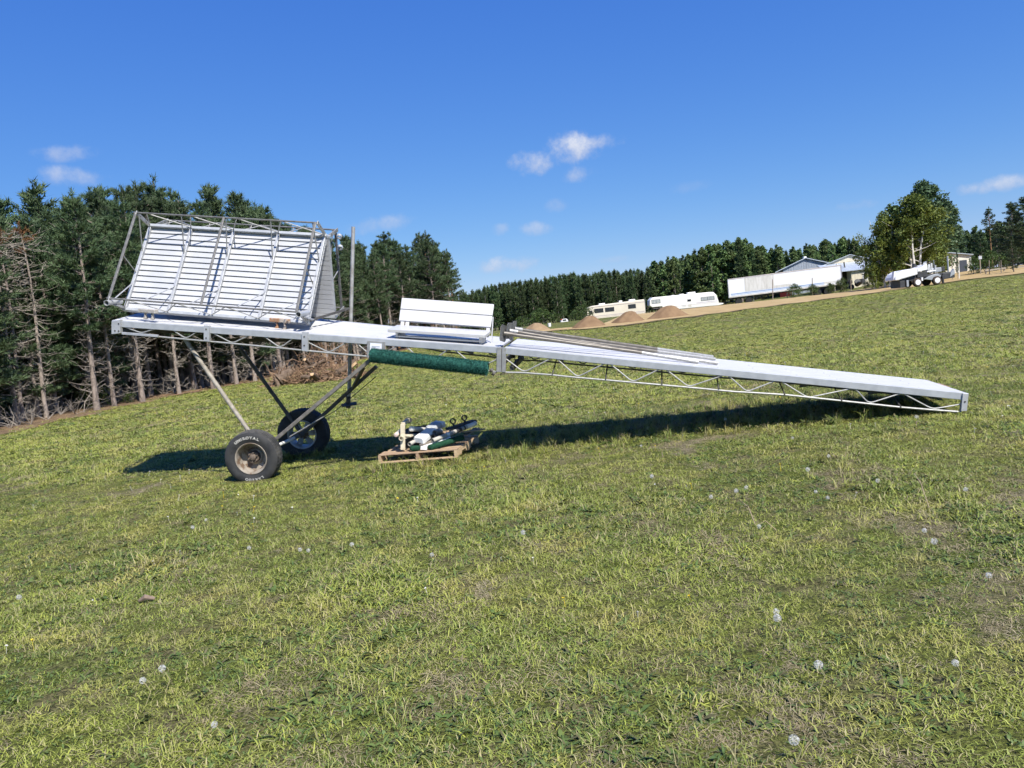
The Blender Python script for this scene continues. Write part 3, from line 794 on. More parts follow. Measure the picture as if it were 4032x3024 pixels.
for i, (a, b, da, db, lab, pc) in enumerate(specs):
    pa = at(*r4(*a), 10.0 + .06 + da * .9); sB = .485
    pbx, pby = r4(*b)
    # far end lies on the deck: find the deck point under it
    best = min(((abs(proj(deckpt(False, s, t) + UP * .028)[0] - pbx) + abs(proj(deckpt(False, s, t) + UP * .028)[1] - pby)), s, t) for s in np.linspace(.40, .56, 33) for t in np.linspace(.1, .98, 45))
    pb = deckpt(False, best[1], best[2]) + UP * .028
    if i == 1: pb = pb + np.array([-.25, .03, .045])
    root = thing('pipe_with_foot', pa, lab, 'pipe', 'leg pipes lying on the ramp')
    d = unit(pb - pa); q = pa + (pb - pa) * .70
    MB().pipe(pa, q, .0245 if i != 2 else .022, .12).build('tube', pipe_m, root)
    MB().pipe(q - d * .001, pb, .0243 if i != 2 else .0218, .12).build('tube', pipe_tip, root)
    MB().tube([pa - d * .01, pa + d * .10], .031, 14).build('socket', pipe_tip if i in (1, 3) else pipe_m, root)
    sd, ud = frame(d); h = .108; w = .105
    ang = (0.10, -.05, .08, -.12)[i]; sd, ud = sd * math.cos(ang) + ud * math.sin(ang), ud * math.cos(ang) - sd * math.sin(ang)
    oct_ = [(-w, -h + .03), (-w + .03, -h), (w - .03, -h), (w, -h + .03), (w, h - .03), (w - .03, h), (-w + .03, h), (-w, h - .03)]
    tilt = unit(d + np.array([0, .25, 0]))
    yaw = R_((24, 20, 26, 30)[i]); sd = unit(sd * math.cos(yaw) - d * math.sin(yaw) * (1 if sd[1] > 0 else -1) * -1)
    pn = unit(np.cross(sd, ud)); pn = pn if pn[0] < 0 else -pn
    MB().prism([pa - d * .012 + sd * a_ + ud * b_ for a_, b_ in oct_], pn * .006).build('foot_plate', plate_m, root)

# ------------------------------------------------------------------ roll of green turf hung along the near side
tr0, tr1 = hit_near(*r3(447, 826), True, .10), hit_near(*r3(1712, 970), True, .10)
roll = thing('turf_roll', (tr0 + tr1) / 2, 'rolled up dark green artificial turf tied along the dock side', 'turf roll')
turf_m = mat('green_turf', (.030, .120, .095), (.014, .068, .055), 30, rough=.9, spec=.2)
dr = unit(tr1 - tr0); sd, ud = frame(dr); Lr = np.linalg.norm(tr1 - tr0); rr = .083
rnd = np.random.default_rng(5)
vs = []; fs = []
nA, nU = 64, 22
for i in range(nA + 1):
    for k in range(nU):
        a = 2 * math.pi * k / nU; q = rr * (1 + .02 * math.sin(i * .4 + a * 2) + .025 * math.sin(a + 1.1)); vs.append(tr0 + dr * Lr * i / nA + q * (math.cos(a) * sd + math.sin(a) * ud))
for i in range(nA):
    for k in range(nU): fs.append((i * nU + k, i * nU + (k + 1) % nU, (i + 1) * nU + (k + 1) % nU, (i + 1) * nU + k))
M = MB(); M.add(vs, fs, True); M.build('backing', turf_m, roll)
for e, sg in ((tr0, -1), (tr1, 1)):          # the spiral at the ends
    sp = [e + dr * sg * .004 + (rr * (1 - t)) * (math.cos(t * 16) * sd + math.sin(t * 16) * ud) for t in np.linspace(0, .85, 60)]
    MB().tube(sp, .006, 5).build('spiral_end', turf_m, roll)
n = 17000
a = rnd.uniform(0, 2 * np.pi, n); l = rnd.uniform(-.004, 1.004, n) * Lr
base = tr0 + np.outer(l, dr) + rr * (np.outer(np.cos(a), sd) + np.outer(np.sin(a), ud))
nr = np.outer(np.cos(a), sd) + np.outer(np.sin(a), ud); dirv = nr + rnd.normal(0, .55, (n, 3)); dirv /= np.linalg.norm(dirv, axis=1)[:, None]
sdv = np.cross(dirv, rnd.normal(0, 1, (n, 3))); sdv /= np.linalg.norm(sdv, axis=1)[:, None]
ln = rnd.uniform(.012, .030, n)[:, None]
v = np.stack([base - sdv * .0026, base + sdv * .0026, base + dirv * ln], 1).reshape(-1, 3)
o = raw('turf_pile', v - org(roll), np.arange(3 * n).reshape(-1, 3), turf_m, roll); o['kind'] = 'stuff'
fr = []
for i in range(60):
    t = rnd.uniform(.66, .84) * Lr; p = tr0 + dr * t - ud * (rr * .98); q = p - UP * rnd.uniform(.015, .055) + dr * rnd.uniform(-.03, .03)
    fr += [p - dr * .002, p + dr * .002, q]
o = raw('loose_fringe', np.array(fr) - org(roll), np.arange(len(fr)).reshape(-1, 3), turf_m, roll); o['kind'] = 'stuff'

# ------------------------------------------------------------------ pallet and what lies on it
r6 = rg(1400, 1560, 3.687)
wood = mat('pallet_wood', (.46, .33, .21), (.34, .23, .14), 6, rough=.85, stretch=(2, 14, 14), bump=.2, c3=(.20, .13, .08), s3=7, t3=(.6, .72), rand=.18)
wood_gray = mat('grey_lumber', (.33, .29, .24), (.22, .19, .155), 8, rough=.9, stretch=(2, 12, 12), bump=.2, rand=.12)
p0 = at(*r6(335, 972), 10.42); p1 = at(*r6(1478, 852), 10.28); pz = .02
p0[2] = float(gz(p0[0], p0[1])) + .055; p1[2] = float(gz(p1[0], p1[1])) + .055
ex = unit(p1 - p0); W = 1.10; ey = unit(np.cross(UP, ex)); ey = unit(ey + ex * .10); ez = unit(np.cross(ex, ey)); D = 1.15
def PP(a, b, c): return p0 + ex * a + ey * b + ez * c
pal = thing('pallet', PP(W / 2, D / 2, 0), 'weathered wooden pallet loaded with dock parts on the grass', 'pallet')
for a in (.02, W / 2, W - .02):
    pts = [(0, .018), (.22, .018), (.25, .055), (.42, .055), (.45, .018), (.70, .018), (.73, .055), (.90, .055), (.93, .018), (D, .018), (D, .105), (0, .105)]
    MB().prism([PP(a - .019, b, c) for b, c in pts], ex * .038).build('stringer', wood, pal)
for i, b in enumerate((.0, .165, .33, .50, .67, .84, 1.03)):
    w = .12 if i in (0, 6) else .095; j = (.004, -.01, .015, 0, -.012, .02, 0)[i]
    MB().slab(PP(j, b, .106), PP(W + j * .5, b + j * .3, .106), PP(W + j * .5, b + w, .106), PP(j, b + w + j * .2, .106), ez * .017).build('top_board', wood, pal, bevel=.002)
for b in (.0, .52, 1.04):
    MB().slab(PP(0, b, 0), PP(W, b, 0), PP(W, b + .10, 0), PP(0, b + .10, 0), ez * .017).build('bottom_board', wood, pal, bevel=.002)

def q6(x, y, Y): return at(*r6(x, y), Y)
cream = mat('cream_painted_steel', (.66, .60, .45), (.52, .45, .32), 10, rough=.5, c3=(.30, .21, .13), s3=16, t3=(.62, .72))
wht_pl = mat('white_plastic', (.80, .80, .78), (.72, .72, .70), 6, rough=.35)
gray_pipe = mat('grey_plastic_pipe', (.47, .45, .40), (.36, .34, .30), 9, rough=.45)
blackp = mat('black_plastic', (.03, .03, .032), rough=.5)
carpet = mat('green_carpet', (.022, .075, .042), (.012, .045, .026), 30, rough=.95, spec=.1, bump=.5, bscale=300)
top = .124
# worn tyre lying flat at the back left
tc_ = PP(.42, .62, top + .12)
t = thing('worn_tyre', PP(.42, .62, top), 'small worn tyre lying flat at the back left of the pallet', 'tyre')
MB().lathe([(p * .8, r) for p, r in tyre_profile(.30, .17, .25)], tc_, unit(UP + np.array([.02, -.10, 0])), 72).build('casing', rubber_dusty, t, angle=30)
MB().lathe([(-.05, .165), (.05, .165), (.05, .15), (-.05, .15)], tc_, unit(UP + np.array([.02, -.10, 0])), 36).build('inner_bead', rubber, t)
# cream steel winch bracket
a, b = q6(690, 778, 10.50), q6(684, 405, 10.52)
t = thing('steel_bracket', a, 'cream painted steel bracket standing upright at the pallet front', 'bracket')
MB().bar(a, b, .062, .062, up=(0, 1, 0)).build('upright', cream, t, bevel=.005)
MB().bar(b - UP * .005, q6(770, 338, 10.85), .055, .05).build('arm', cream, t, bevel=.005)
o = MB().lathe([(-.03, .0), (-.03, .045), (.03, .045), (.03, .0)], q6(765, 352, 10.82), unit(np.array([.5, -1, .1])), 16).build('winch_drum', blackp, t)
MB().pipe(q6(662, 612, 10.43), q6(690, 590, 10.62), .033, .25).build('tube_end', cream, t)
MB().prism([q6(718, 560, 10.5), q6(925, 548, 10.75), q6(790, 605, 10.65), q6(718, 622, 10.5)], np.array([0, .02, .0])).build('gusset', cream, t)
MB().bar(q6(700, 565, 10.50), q6(800, 570, 10.55), .03, .03).build('cross_arm', cream, t)
def ptube(name, label, cat, P0, P1, r, m, cap=None, group=None):
    t = thing(name, (P0 + P1) / 2, label, cat, group)
    MB().pipe(P0, P1, r, .18).build('tube', m, t)
    if cap is not None:
        d = unit(P0 - P1); MB().lathe([(-.02, r * 1.12), (.012, r * 1.12), (.026, r * .8), (.032, 0)], P0, d, 16).build('end_cap', cap, t)
    return t
ptube('capped_pipe', 'tan pipe with a round white cap lying behind the cream bracket', 'pipe', q6(812, 476, 10.62), q6(1040, 487, 10.95), .034, gray_pipe, wht_pl)
ptube('capped_pipe', 'short pipe with a pinkish cap left of the cream bracket', 'pipe', q6(592, 560, 10.50), q6(690, 470, 10.85), .030, gray_pipe, mat('pinkish_cap', (.66, .52, .46), rough=.5))
ptube('short_pipe', 'short grey pipe with an open end at the pallet front', 'pipe', q6(782, 697, 10.45), q6(960, 600, 10.72), .029, gray_pipe)
t = ptube('banded_pipe', 'long grey pipe with dark and white bands, right on the pallet', 'pipe', q6(1118, 646, 10.48), q6(1745, 393, 11.1), .030, gray_pipe)
pa, pb = q6(1118, 646, 10.48), q6(1745, 393, 11.1)
for f0, f1, m_ in ((.30, .36, wht_pl), (.52, .64, blackp), (.70, .73, blackp), (.78, 1.0, wht_pl)):
    MB().pipe(pa + (pb - pa) * f0, pa + (pb - pa) * f1, .0315, .1).build('band', m_, t)
# white moulded cover made of two pieces
t = thing('moulded_cover', q6(1000, 600, 10.65), 'white moulded plastic box cover lying across the pallet load', 'cover')
def loaf(P0, P1, w, h, name, m_, up=(0, -.35, 1)):
    d = unit(P1 - P0); s, u = frame(d, up); L_ = np.linalg.norm(P1 - P0)
    prof = [(-w, -h), (-w, h * .25), (-w * .80, h * .95), (w * .80, h * .95), (w, h * .25), (w, -h)]
    rings = [(0, .86), (.04, 1), (.96, 1), (1, .86)]; vs = []; fs = []; n = len(prof)
    for f_, sc_ in rings:
        for x_, z_ in prof: vs.append(P0 + d * L_ * f_ + s * x_ * sc_ + u * z_ * (sc_ if z_ > 0 else 1))
    for i in range(3):
        for k in range(n): fs.append((i * n + k, i * n + (k + 1) % n, (i + 1) * n + (k + 1) % n, (i + 1) * n + k))
    fs += [tuple(range(n)), tuple(range(3 * n, 4 * n))]
    return MB().add(vs, fs).build(name, m_, t, bevel=.006)
loaf(q6(912, 640, 10.50), q6(1115, 492, 10.80), .085, .045, 'front_piece', wht_pl)
loaf(q6(1075, 480, 10.80), q6(1200, 410, 11.0), .075, .04, 'middle_piece', mat('grey_plastic', (.40, .42, .44), rough=.45))
loaf(q6(1150, 430, 10.95), q6(1232, 395, 11.1), .09, .04, 'rear_piece', wht_pl)
# lumber, tubes, carpeted bunks
t = thing('timber_offcut', q6(1080, 650, 10.6), 'short weathered timber under the grey banded pipe', 'timber')
MB().bar(q6(960, 715, 10.48), q6(1200, 595, 10.85), .075, .036).build('plank', wood_gray, t, bevel=.003)
t = thing('timber_offcut', q6(1400, 490, 10.95), 'brown timber block under the white end of the banded pipe', 'timber')
MB().bar(q6(1250, 550, 10.8), q6(1500, 455, 11.1), .09, .05).build('plank', wood, t, bevel=.003)
t = thing('white_tube_frame', q6(1100, 700, 10.5), 'bent white tube lying along the front green carpeted bunk', 'tube')
MB().bar(q6(960, 748, 10.42), q6(1278, 640, 10.62), .035, .035).build('rail', wht_pl, t, bevel=.004)
MB().bar(q6(945, 750, 10.40), q6(1040, 757, 10.40), .05, .045).build('foot', wht_pl, t, bevel=.004)
MB().bar(q6(1285, 640, 10.6), q6(1360, 600, 10.7), .06, .03).build('bracket_end', wht_pl, t, bevel=.004)
t = thing('carpeted_bunk', q6(1300, 690, 10.5), 'long dark green carpeted bunk at the right front of the pallet', 'bunk')
def bunk(P0, P1, w, h):
    d = unit(P1 - P0); s, u = frame(d); vs = []; fs = []; n = 14; m_ = 26; L_ = np.linalg.norm(P1 - P0)
    for i in range(m_ + 1):
        f_ = i / m_; e_ = min(1, math.sqrt(max(0, 1 - max(0, 1 - min(f_, 1 - f_) * L_ / .05) ** 2)) + .05)
        for k in range(n):
            a_ = 2 * math.pi * k / n; ca, sa = math.cos(a_), math.sin(a_)
            ca = math.copysign(abs(ca) ** .6, ca); sa = math.copysign(abs(sa) ** .6, sa)
            vs.append(P0 + d * L_ * f_ + s * w * ca * e_ + u * h * sa * e_)
    for i in range(m_):
        for k in range(n): fs.append((i * n + k, i * n + (k + 1) % n, (i + 1) * n + (k + 1) % n, (i + 1) * n + k))
    fs += [tuple(range(n)), tuple(range(m_ * n, m_ * n + n))]
    return MB().add(vs, fs, True)
bunk(q6(1050, 755, 10.40), q6(1575, 590, 10.72), .055, .036).build('padding', carpet, t)
t = thing('carpeted_bunk', q6(860, 760, 10.4), 'short dark green carpeted block at the pallet front edge', 'bunk')
bunk(q6(782, 758, 10.42), q6(945, 752, 10.45), .05, .036).build('padding', carpet, t)
t = thing('clamp_board', q6(1540, 420, 11.2), 'dark board carrying two black ring clamps, back right on the pallet', 'clamp board')
MB().bar(q6(1350, 478, 10.95), q6(1722, 358, 11.35), .12, .035).build('board', mat('dark_board', (.06, .06, .062), (.10, .095, .09), 8, rough=.8), t, bevel=.003)
for (x, y, Y) in ((1412, 362, 11.05), (1578, 312, 11.2)):
    c = q6(x, y, Y)
    o = MB().lathe([(-.025, .030), (-.025, .043), (.025, .043), (.025, .030), (-.025, .030)], c, unit(np.array([.35, -1, .15])), 18).build('ring_clamp', blackp, t)
    MB().bar(c - UP * .04, c - UP * .12 + np.array([.03, 0, 0]), .03, .04, up=(0, 1, 0)).build('clamp_stem', blackp, o)
t = thing('clamp_cluster', q6(1200, 530, 10.75), 'cluster of black and grey pipe clamps in the middle of the pallet', 'clamps')
for (x, y, Y, m_) in ((1172, 528, 10.66, alu_old), (1150, 585, 10.62, blackp), (1215, 510, 10.75, alu), (1235, 560, 10.8, blackp)):
    MB().lathe([(-.04, .026), (-.04, .037), (.04, .037), (.04, .026), (-.04, .026)], q6(x, y, Y), unit(np.array([-.6, -1, .2])), 14).build('ring_clamp', m_, t)
for i, (a, b, lab) in enumerate((((1560, 520), (1850, 478), 'grey broken board sticking out at the right rear of the pallet'), ((1590, 570), (1760, 462), 'grey board lying askew at the right rear of the pallet'))):
    t = thing('loose_board', q6(*a, 11.1), lab, 'board')
    MB().bar(q6(*a, 10.95), q6(*b, 11.35), .09, .018).build('plank', wood_gray, t)

# ------------------------------------------------------------------ trees
def tri_cloud(c, d, n_per, length, width, rnd, spread=.6):
    """n_per thin triangles around each centre c, pointing near direction d"""
    n = len(c) * n_per
    C_ = np.repeat(c, n_per, 0); Dd = np.repeat(d, n_per, 0) + rnd.normal(0, spread, (n, 3))
    Dd /= np.linalg.norm(Dd, axis=1)[:, None]
    S = np.cross(Dd, rnd.normal(0, 1, (n, 3))); S /= np.linalg.norm(S, axis=1)[:, None]
    L_ = rnd.uniform(.7, 1.25, n)[:, None] * length; Wd = rnd.uniform(.7, 1.2, n)[:, None] * width
    B = C_ + rnd.normal(0, length * .18, (n, 3))
    return np.stack([B - S * Wd * .5, B + S * Wd * .5, B + Dd * L_], 1).reshape(-1, 3)
bark = mat('pine_bark', (.32, .265, .23), (.20, .165, .14), 5, rough=.95, spec=.1, bump=.7, bscale=22, stretch=(3, 3, 1), rand=.15)
bark_or = mat('orange_pine_bark', (.30, .165, .085), (.19, .115, .07), 4, rough=.95, spec=.1, bump=.6, bscale=20, stretch=(3, 3, 1), rand=.12)
deadw = mat('dead_twigs', (.36, .32, .27), (.24, .21, .18), 6, rough=.95, spec=.1, rand=.2)
needle = mat('pine_needles', (.090, .130, .056), (.048, .080, .038), 1.3, rough=.6, spec=.25, rand=.25, spread=(.3, .7))
needle_f = mat('far_pine_needles', (.092, .132, .054), (.046, .078, .034), .8, rough=.7, spec=.2, rand=.3, spread=(.35, .65))
dead_needle = mat('brown_needles', (.20, .10, .045), (.12, .06, .03), 3, rough=.8, spec=.1)

def pine_mesh(seed, H=10.0, base=.35, Rc=1.7, clumps=520, per=22, nl=.20, nw=.030, dead=True, bark_mat=None, far=False, sparse=False):
    rnd = np.random.default_rng(seed); rp = random.Random(seed)
    bend = rnd.normal(0, .10, 2)
    def axis(z): t = z / H; return np.array([bend[0] * math.sin(t * 3) * t * 2, bend[1] * math.sin(t * 2.5) * t * 2, z])
    r0 = .0105 * H
    tr = MB().tube([axis(H * t) - (np.array([0, 0, .25]) if t == 0 else 0) for t in np.linspace(0, .985, 11)], [r0 * (1.25 if t == 0 else 1) * (1 - t) ** .8 + .012 for t in np.linspace(0, .985, 11)], 9 if not far else 5)
    cc = []; dd = []
    zs = []; z = H * base
    while z < H * .96: zs.append(z); z += rp.uniform(.26, .42) * (H / 10) * (1 if not sparse else 1.5)
    for z in zs:
        t = (z - H * base) / (H * (1 - base))
        prof = (math.sin(min(1, t * 3.2 + .25) * math.pi / 2)) * (1 - t) ** .72 + .06
        for k in range(rp.choice((4, 5, 5, 6)) if not sparse else rp.choice((2, 3, 4))):
            az = rp.uniform(0, 2 * math.pi); L_ = Rc * prof * rp.uniform(.55, 1.2)
            el = -.12 + .75 * t + rp.uniform(-.15, .2)
            d0 = np.array([math.cos(az) * math.cos(el), math.sin(az) * math.cos(el), math.sin(el)]); o = axis(z)
            tip = o + d0 * L_ + np.array([0, 0, .16 * L_])
            if not far: tr.tube([o, o + d0 * L_ * .55, tip], [.012 + .010 * L_, .012, .005], 3, caps=False)
            nc = max(2, int(L_ / .17))
            for i in range(nc):
                f_ = (i + 1) / nc
                if f_ < .28: continue
                p = o + (tip - o) * f_ + np.array([0, 0, .02]); side = np.cross(d0, [0, 0, 1])
                for _ in range(1 if f_ < .5 else 2):
                    lat = rp.uniform(-.32, .32) * L_ * (.35 + .4 * f_)
                    cc.append(p + side * lat + rnd.normal(0, .05, 3)); dd.append(d0 * .6 + np.array([0, 0, .55]) + side * np.sign(lat) * .35)
    for z in np.linspace(H * .90, H * 1.0, 7):        # leader
        cc.append(axis(z)); dd.append(np.array([0, 0, 1.0]))
    cc = np.array(cc); dd = np.array(dd)
    v = tri_cloud(cc, dd, per, nl, nw, rnd, .55)
    dv = None
    if dead:
        dv = MB()
        z = H * .06
        while z < H * (base + .12):
            for k in range(rp.choice((2, 3, 4, 4))):
                az = rp.uniform(0, 2 * math.pi); L_ = rp.uniform(.35, 1.5) * (.5 + z / H); el = rp.uniform(-.45, .35)
                d0 = np.array([math.cos(az) * math.cos(el), math.sin(az) * math.cos(el), math.sin(el)]); o = axis(z)
                mid = o + d0 * L_ * .5 + np.array([0, 0, rp.uniform(-.12, .1)]); tip = o + d0 * L_ + np.array([rp.uniform(-.15, .15), rp.uniform(-.15, .15), rp.uniform(-.05, .35)])
                dv.tube([o, mid, tip], [.020, .013, .006], 3, caps=False)
                for _ in range(3):
                    f_ = rp.uniform(.35, .95); q = mid + (tip - mid) * f_ if f_ > .5 else o + (mid - o) * f_ * 2
                    dv.tube([q, q + np.array([rp.uniform(-.35, .35), rp.uniform(-.35, .35), rp.uniform(-.25, .3)])], [.010, .005], 3, caps=False)
            z += rp.uniform(.16, .34)
    return tr, v, dv
LIB = {}
def pine_lib(key, seed, bark_mat=bark, needles=needle, **kw):
    tr, v, dv = pine_mesh(seed, **kw)
    t = tr.build('trunk', bark_mat, None, local=True, link=False).data
    c = raw('crown', v, np.arange(len(v)).reshape(-1, 3), needles, link=False).data
    d = dv.build('dead_branches', deadw, None, local=True, link=False).data if dv is not None else None
    LIB[key] = (t, c, d, kw.get('H', 10.0))
for i in range(5): pine_lib(('near', i), 11 + i, H=10.0, base=(.36, .42, .33, .48, .38)[i], Rc=(1.7, 1.55, 1.8, 1.6, 1.75)[i], dead=True, per=24, nl=.21, nw=.034)
for i in range(3): pine_lib(('tall', i), 41 + i, bark_mat=bark_or, H=10.0, base=(.50, .55, .46)[i], Rc=(1.35, 1.25, 1.45)[i], dead=True, per=24, nl=.20, nw=.032)
for i in range(3): pine_lib(('inner', i), 61 + i, H=10.0, base=(.16, .22, .12)[i], Rc=(1.7, 1.6, 1.8)[i], dead=True, per=18, nl=.24, nw=.045)
for i in range(4): pine_lib(('far', i), 71 + i, needles=needle_f, H=10.0, base=(.10, .16, .08, .2)[i], Rc=(1.25, 1.1, 1.35, 1.2)[i], dead=False, per=10, nl=.34, nw=.085, far=True)
for i in range(2): pine_lib(('deep', i), 65 + i, H=10.0, base=.02, Rc=1.9, dead=False, per=12, nl=.3, nw=.06)  # crowns down to the ground, shaped to block light inside the stand
pine_lib(('bare', 0), 90, H=10.0, base=.86, Rc=.6, dead=True, per=14, nl=.18, nw=.03, needles=dead_needle, sparse=True)
def plant_tree(key, x, y, H, name, label, cat='tree', group=None, rot=None, lean=(0, 0), wide=1.0, dead=True):
    t, c, d, h0 = LIB[key]; s = H / h0
    e = thing(name, (x, y, float(gz(x, y))), label, cat, group)
    e.scale = (s * wide, s * wide, s); e.rotation_euler = (lean[0], lean[1], rs.uniform(0, 6.28) if rot is None else rot)
    for nm, me in (('trunk', t), ('crown', c), ('dead_branches', d if dead else None)):
        if me is None: continue
        o = bpy.data.objects.new(nm, me); col.objects.link(o); o.parent = e
        if nm == 'dead_branches': o['kind'] = 'stuff'
    return e
# tree-top outline of the stand on the left, in photograph pixels
prof_x = [-400, 0, 120, 230, 330, 430, 500, 570, 640, 700, 760, 830, 900, 980, 1080, 1200, 1300, 1400, 1470, 1530, 1600, 1660, 1710, 1760, 1800, 1850]
prof_y = [690, 735, 770, 690, 745, 700, 770, 652, 715, 700, 760, 705, 750, 775, 825, 880, 930, 935, 950, 905, 960, 930, 895, 985, 975, 1070]
def tree_H(x, y, frac=1.0):
    px, py = proj((x, y, 6)); top = at(px, np.interp(px, prof_x, prof_y), y)
    return (top[2] - float(gz(x, y))) * frac
rs = random.Random(21)
# individual trunks that show along the edge: (pixel of the base, library key, lean)
front = [((69, 1664), ('bare', 0)), ((92, 1660), ('bare', 0)), ((184, 1646), ('bare', 0)), ((500, 1556), ('near', 0)), ((596, 1560), ('near', 1)), ((640, 1545), ('near', 3)), ((662, 1538), ('near', 4)),
         ((724, 1530), ('near', 1)), ((783, 1512), ('near', 0)), ((858, 1502), ('near', 3)), ((930, 1486), ('near', 2)), ((1047, 1455), ('near', 1)), ((1110, 1436), ('near', 0)), ((1180, 1424), ('near', 3)),
         ((1250, 1408), ('near', 1)), ((1330, 1392), ('near', 3)), ((1400, 1378), ('tall', 0)), ((1455, 1368), ('near', 3)), ((1535, 1352), ('tall', 0)), ((1570, 1348), ('tall', 1)), ((1675, 1330), ('tall', 2)), ((1712, 1326), ('tall', 0)), ((1730, 1324), ('tall', 1)), ((1800, 1316), ('tall', 1))]
used = []
for i, (b, key) in enumerate(front):
    P = ghit(*b)
    if P is None or P[1] > 78: 
        P = at(b[0], b[1], 74.0)
    H = tree_H(P[0], P[1]) * rs.uniform(.9, 1.02)
    if key[0] == 'bare':
        H = (at(30 if b[0] < 100 else 75, 880, P[1])[2]) * 1.0
        plant_tree(key, P[0], P[1], H, 'dead_pine', ('bare dead pine trunk at the left edge, nearer the picture\'s border' if b[0] < 80 else 'bare dead pine trunk with broken branches, second from the left edge' if b[0] < 100 else 'bare dead pine with a snapped pale top, right of two trunks at left'), rot=.5 * i)
    elif b[0] > 1780:
        plant_tree(key, P[0], P[1], H, 'pine_tree', 'thin open pine at the right end of the near stand, beside the sky', lean=(0, 0))
    elif b[0] == 500:
        plant_tree(key, P[0], P[1], H, 'pine_tree', 'pine with a leaning pale trunk just behind the dock\'s left end', lean=(0, -.03))
    elif key[0] == 'tall':
        plant_tree(key, P[0], P[1], H, 'pine_tree', 'pine with tall orange trunk behind the bench', group='orange-barked pines behind the bench', lean=(rs.uniform(-.03, .03), rs.uniform(-.03, .03)))
    else:
        plant_tree(key, P[0], P[1], H, 'pine_tree', 'dark pine with bare lower trunk along the lawn\'s forest edge', group='pines along the forest edge', lean=(rs.uniform(-.03, .03), rs.uniform(-.03, .03)))
    used.append(P[:2])
# rows further in
n_in = 0
for row, off in enumerate((1.2, 2.5, 3.8, 5.0, 6.6, 8.6, 11.5, 15)):
    i = 0.0
    while i < len(EDGE) - 1:
        p = EDGE[int(i)] + back * (off + rs.uniform(-.6, .6)) + np.array([rs.uniform(-.5, .5), rs.uniform(-.3, .3)])
        px, py = proj((p[0], p[1], 2))
        i += rs.uniform(2.2, 4.0) * (1 + row * .08)
        if (px < 300 and row < 2) or p[1] > 84 or px > 1800 - row * 12 or px < -500: continue
        if min((np.hypot(*(p - u)) for u in used), default=9) < .9: continue
        used.append(p); n_in += 1
        key = ('near', rs.randrange(5)) if row < 1 else ('inner', rs.randrange(3)) if rs.random() < .75 else ('near', rs.choice((2, 4)))
        if row > 4: key = ('deep', rs.randrange(2))
        if px > 1480: key = ('tall', rs.randrange(3)) if row in (1, 2) else ('near', rs.randrange(5))
        fr = rs.uniform(.70, 1.0) if row < 3 else rs.uniform(.72, 1.03)
        plant_tree(key, p[0], p[1], max(4, tree_H(p[0], p[1], fr)), 'pine_tree', 'pine standing inside the dense left stand, partly hidden by others', group='pines inside the left stand', dead=row < 3, wide=rs.uniform(1.0, 1.3),
                   lean=(rs.uniform(-.02, .02), rs.uniform(-.02, .02)))
for px_, Y_, k_ in ((1385, 58, 0), (1430, 62, 4), (1495, 60, 1), (1515, 66, 2), (1585, 64, 3), (1625, 68, 0), (1650, 72, 4), (1690, 74, 2), (1748, 74, 1)):
    P = at(px_, 1200, Y_)
    plant_tree(('near', k_), P[0], Y_, tree_H(P[0], Y_, rs.uniform(.86, 1.0)), 'pine_tree', 'green pine of the stand between the jack post and the bench', group='pines between the jack post and the bench', wide=rs.uniform(1.0, 1.2), dead=False)
# young pines and leafy shrubs at the forest edge
for i, (x, y, H) in enumerate(((1500, 1330, 3.0), (1300, 1400, 2.2))):
    P = ghit(x, y)
    if P is not None and P[1] < 70: plant_tree(('inner', i), P[0], P[1], H, 'young_pine', ('low bushy young pine under the bench end of the stand' if i == 0 else 'small bushy young pine behind the jack post'), rot=1.0, dead=False)

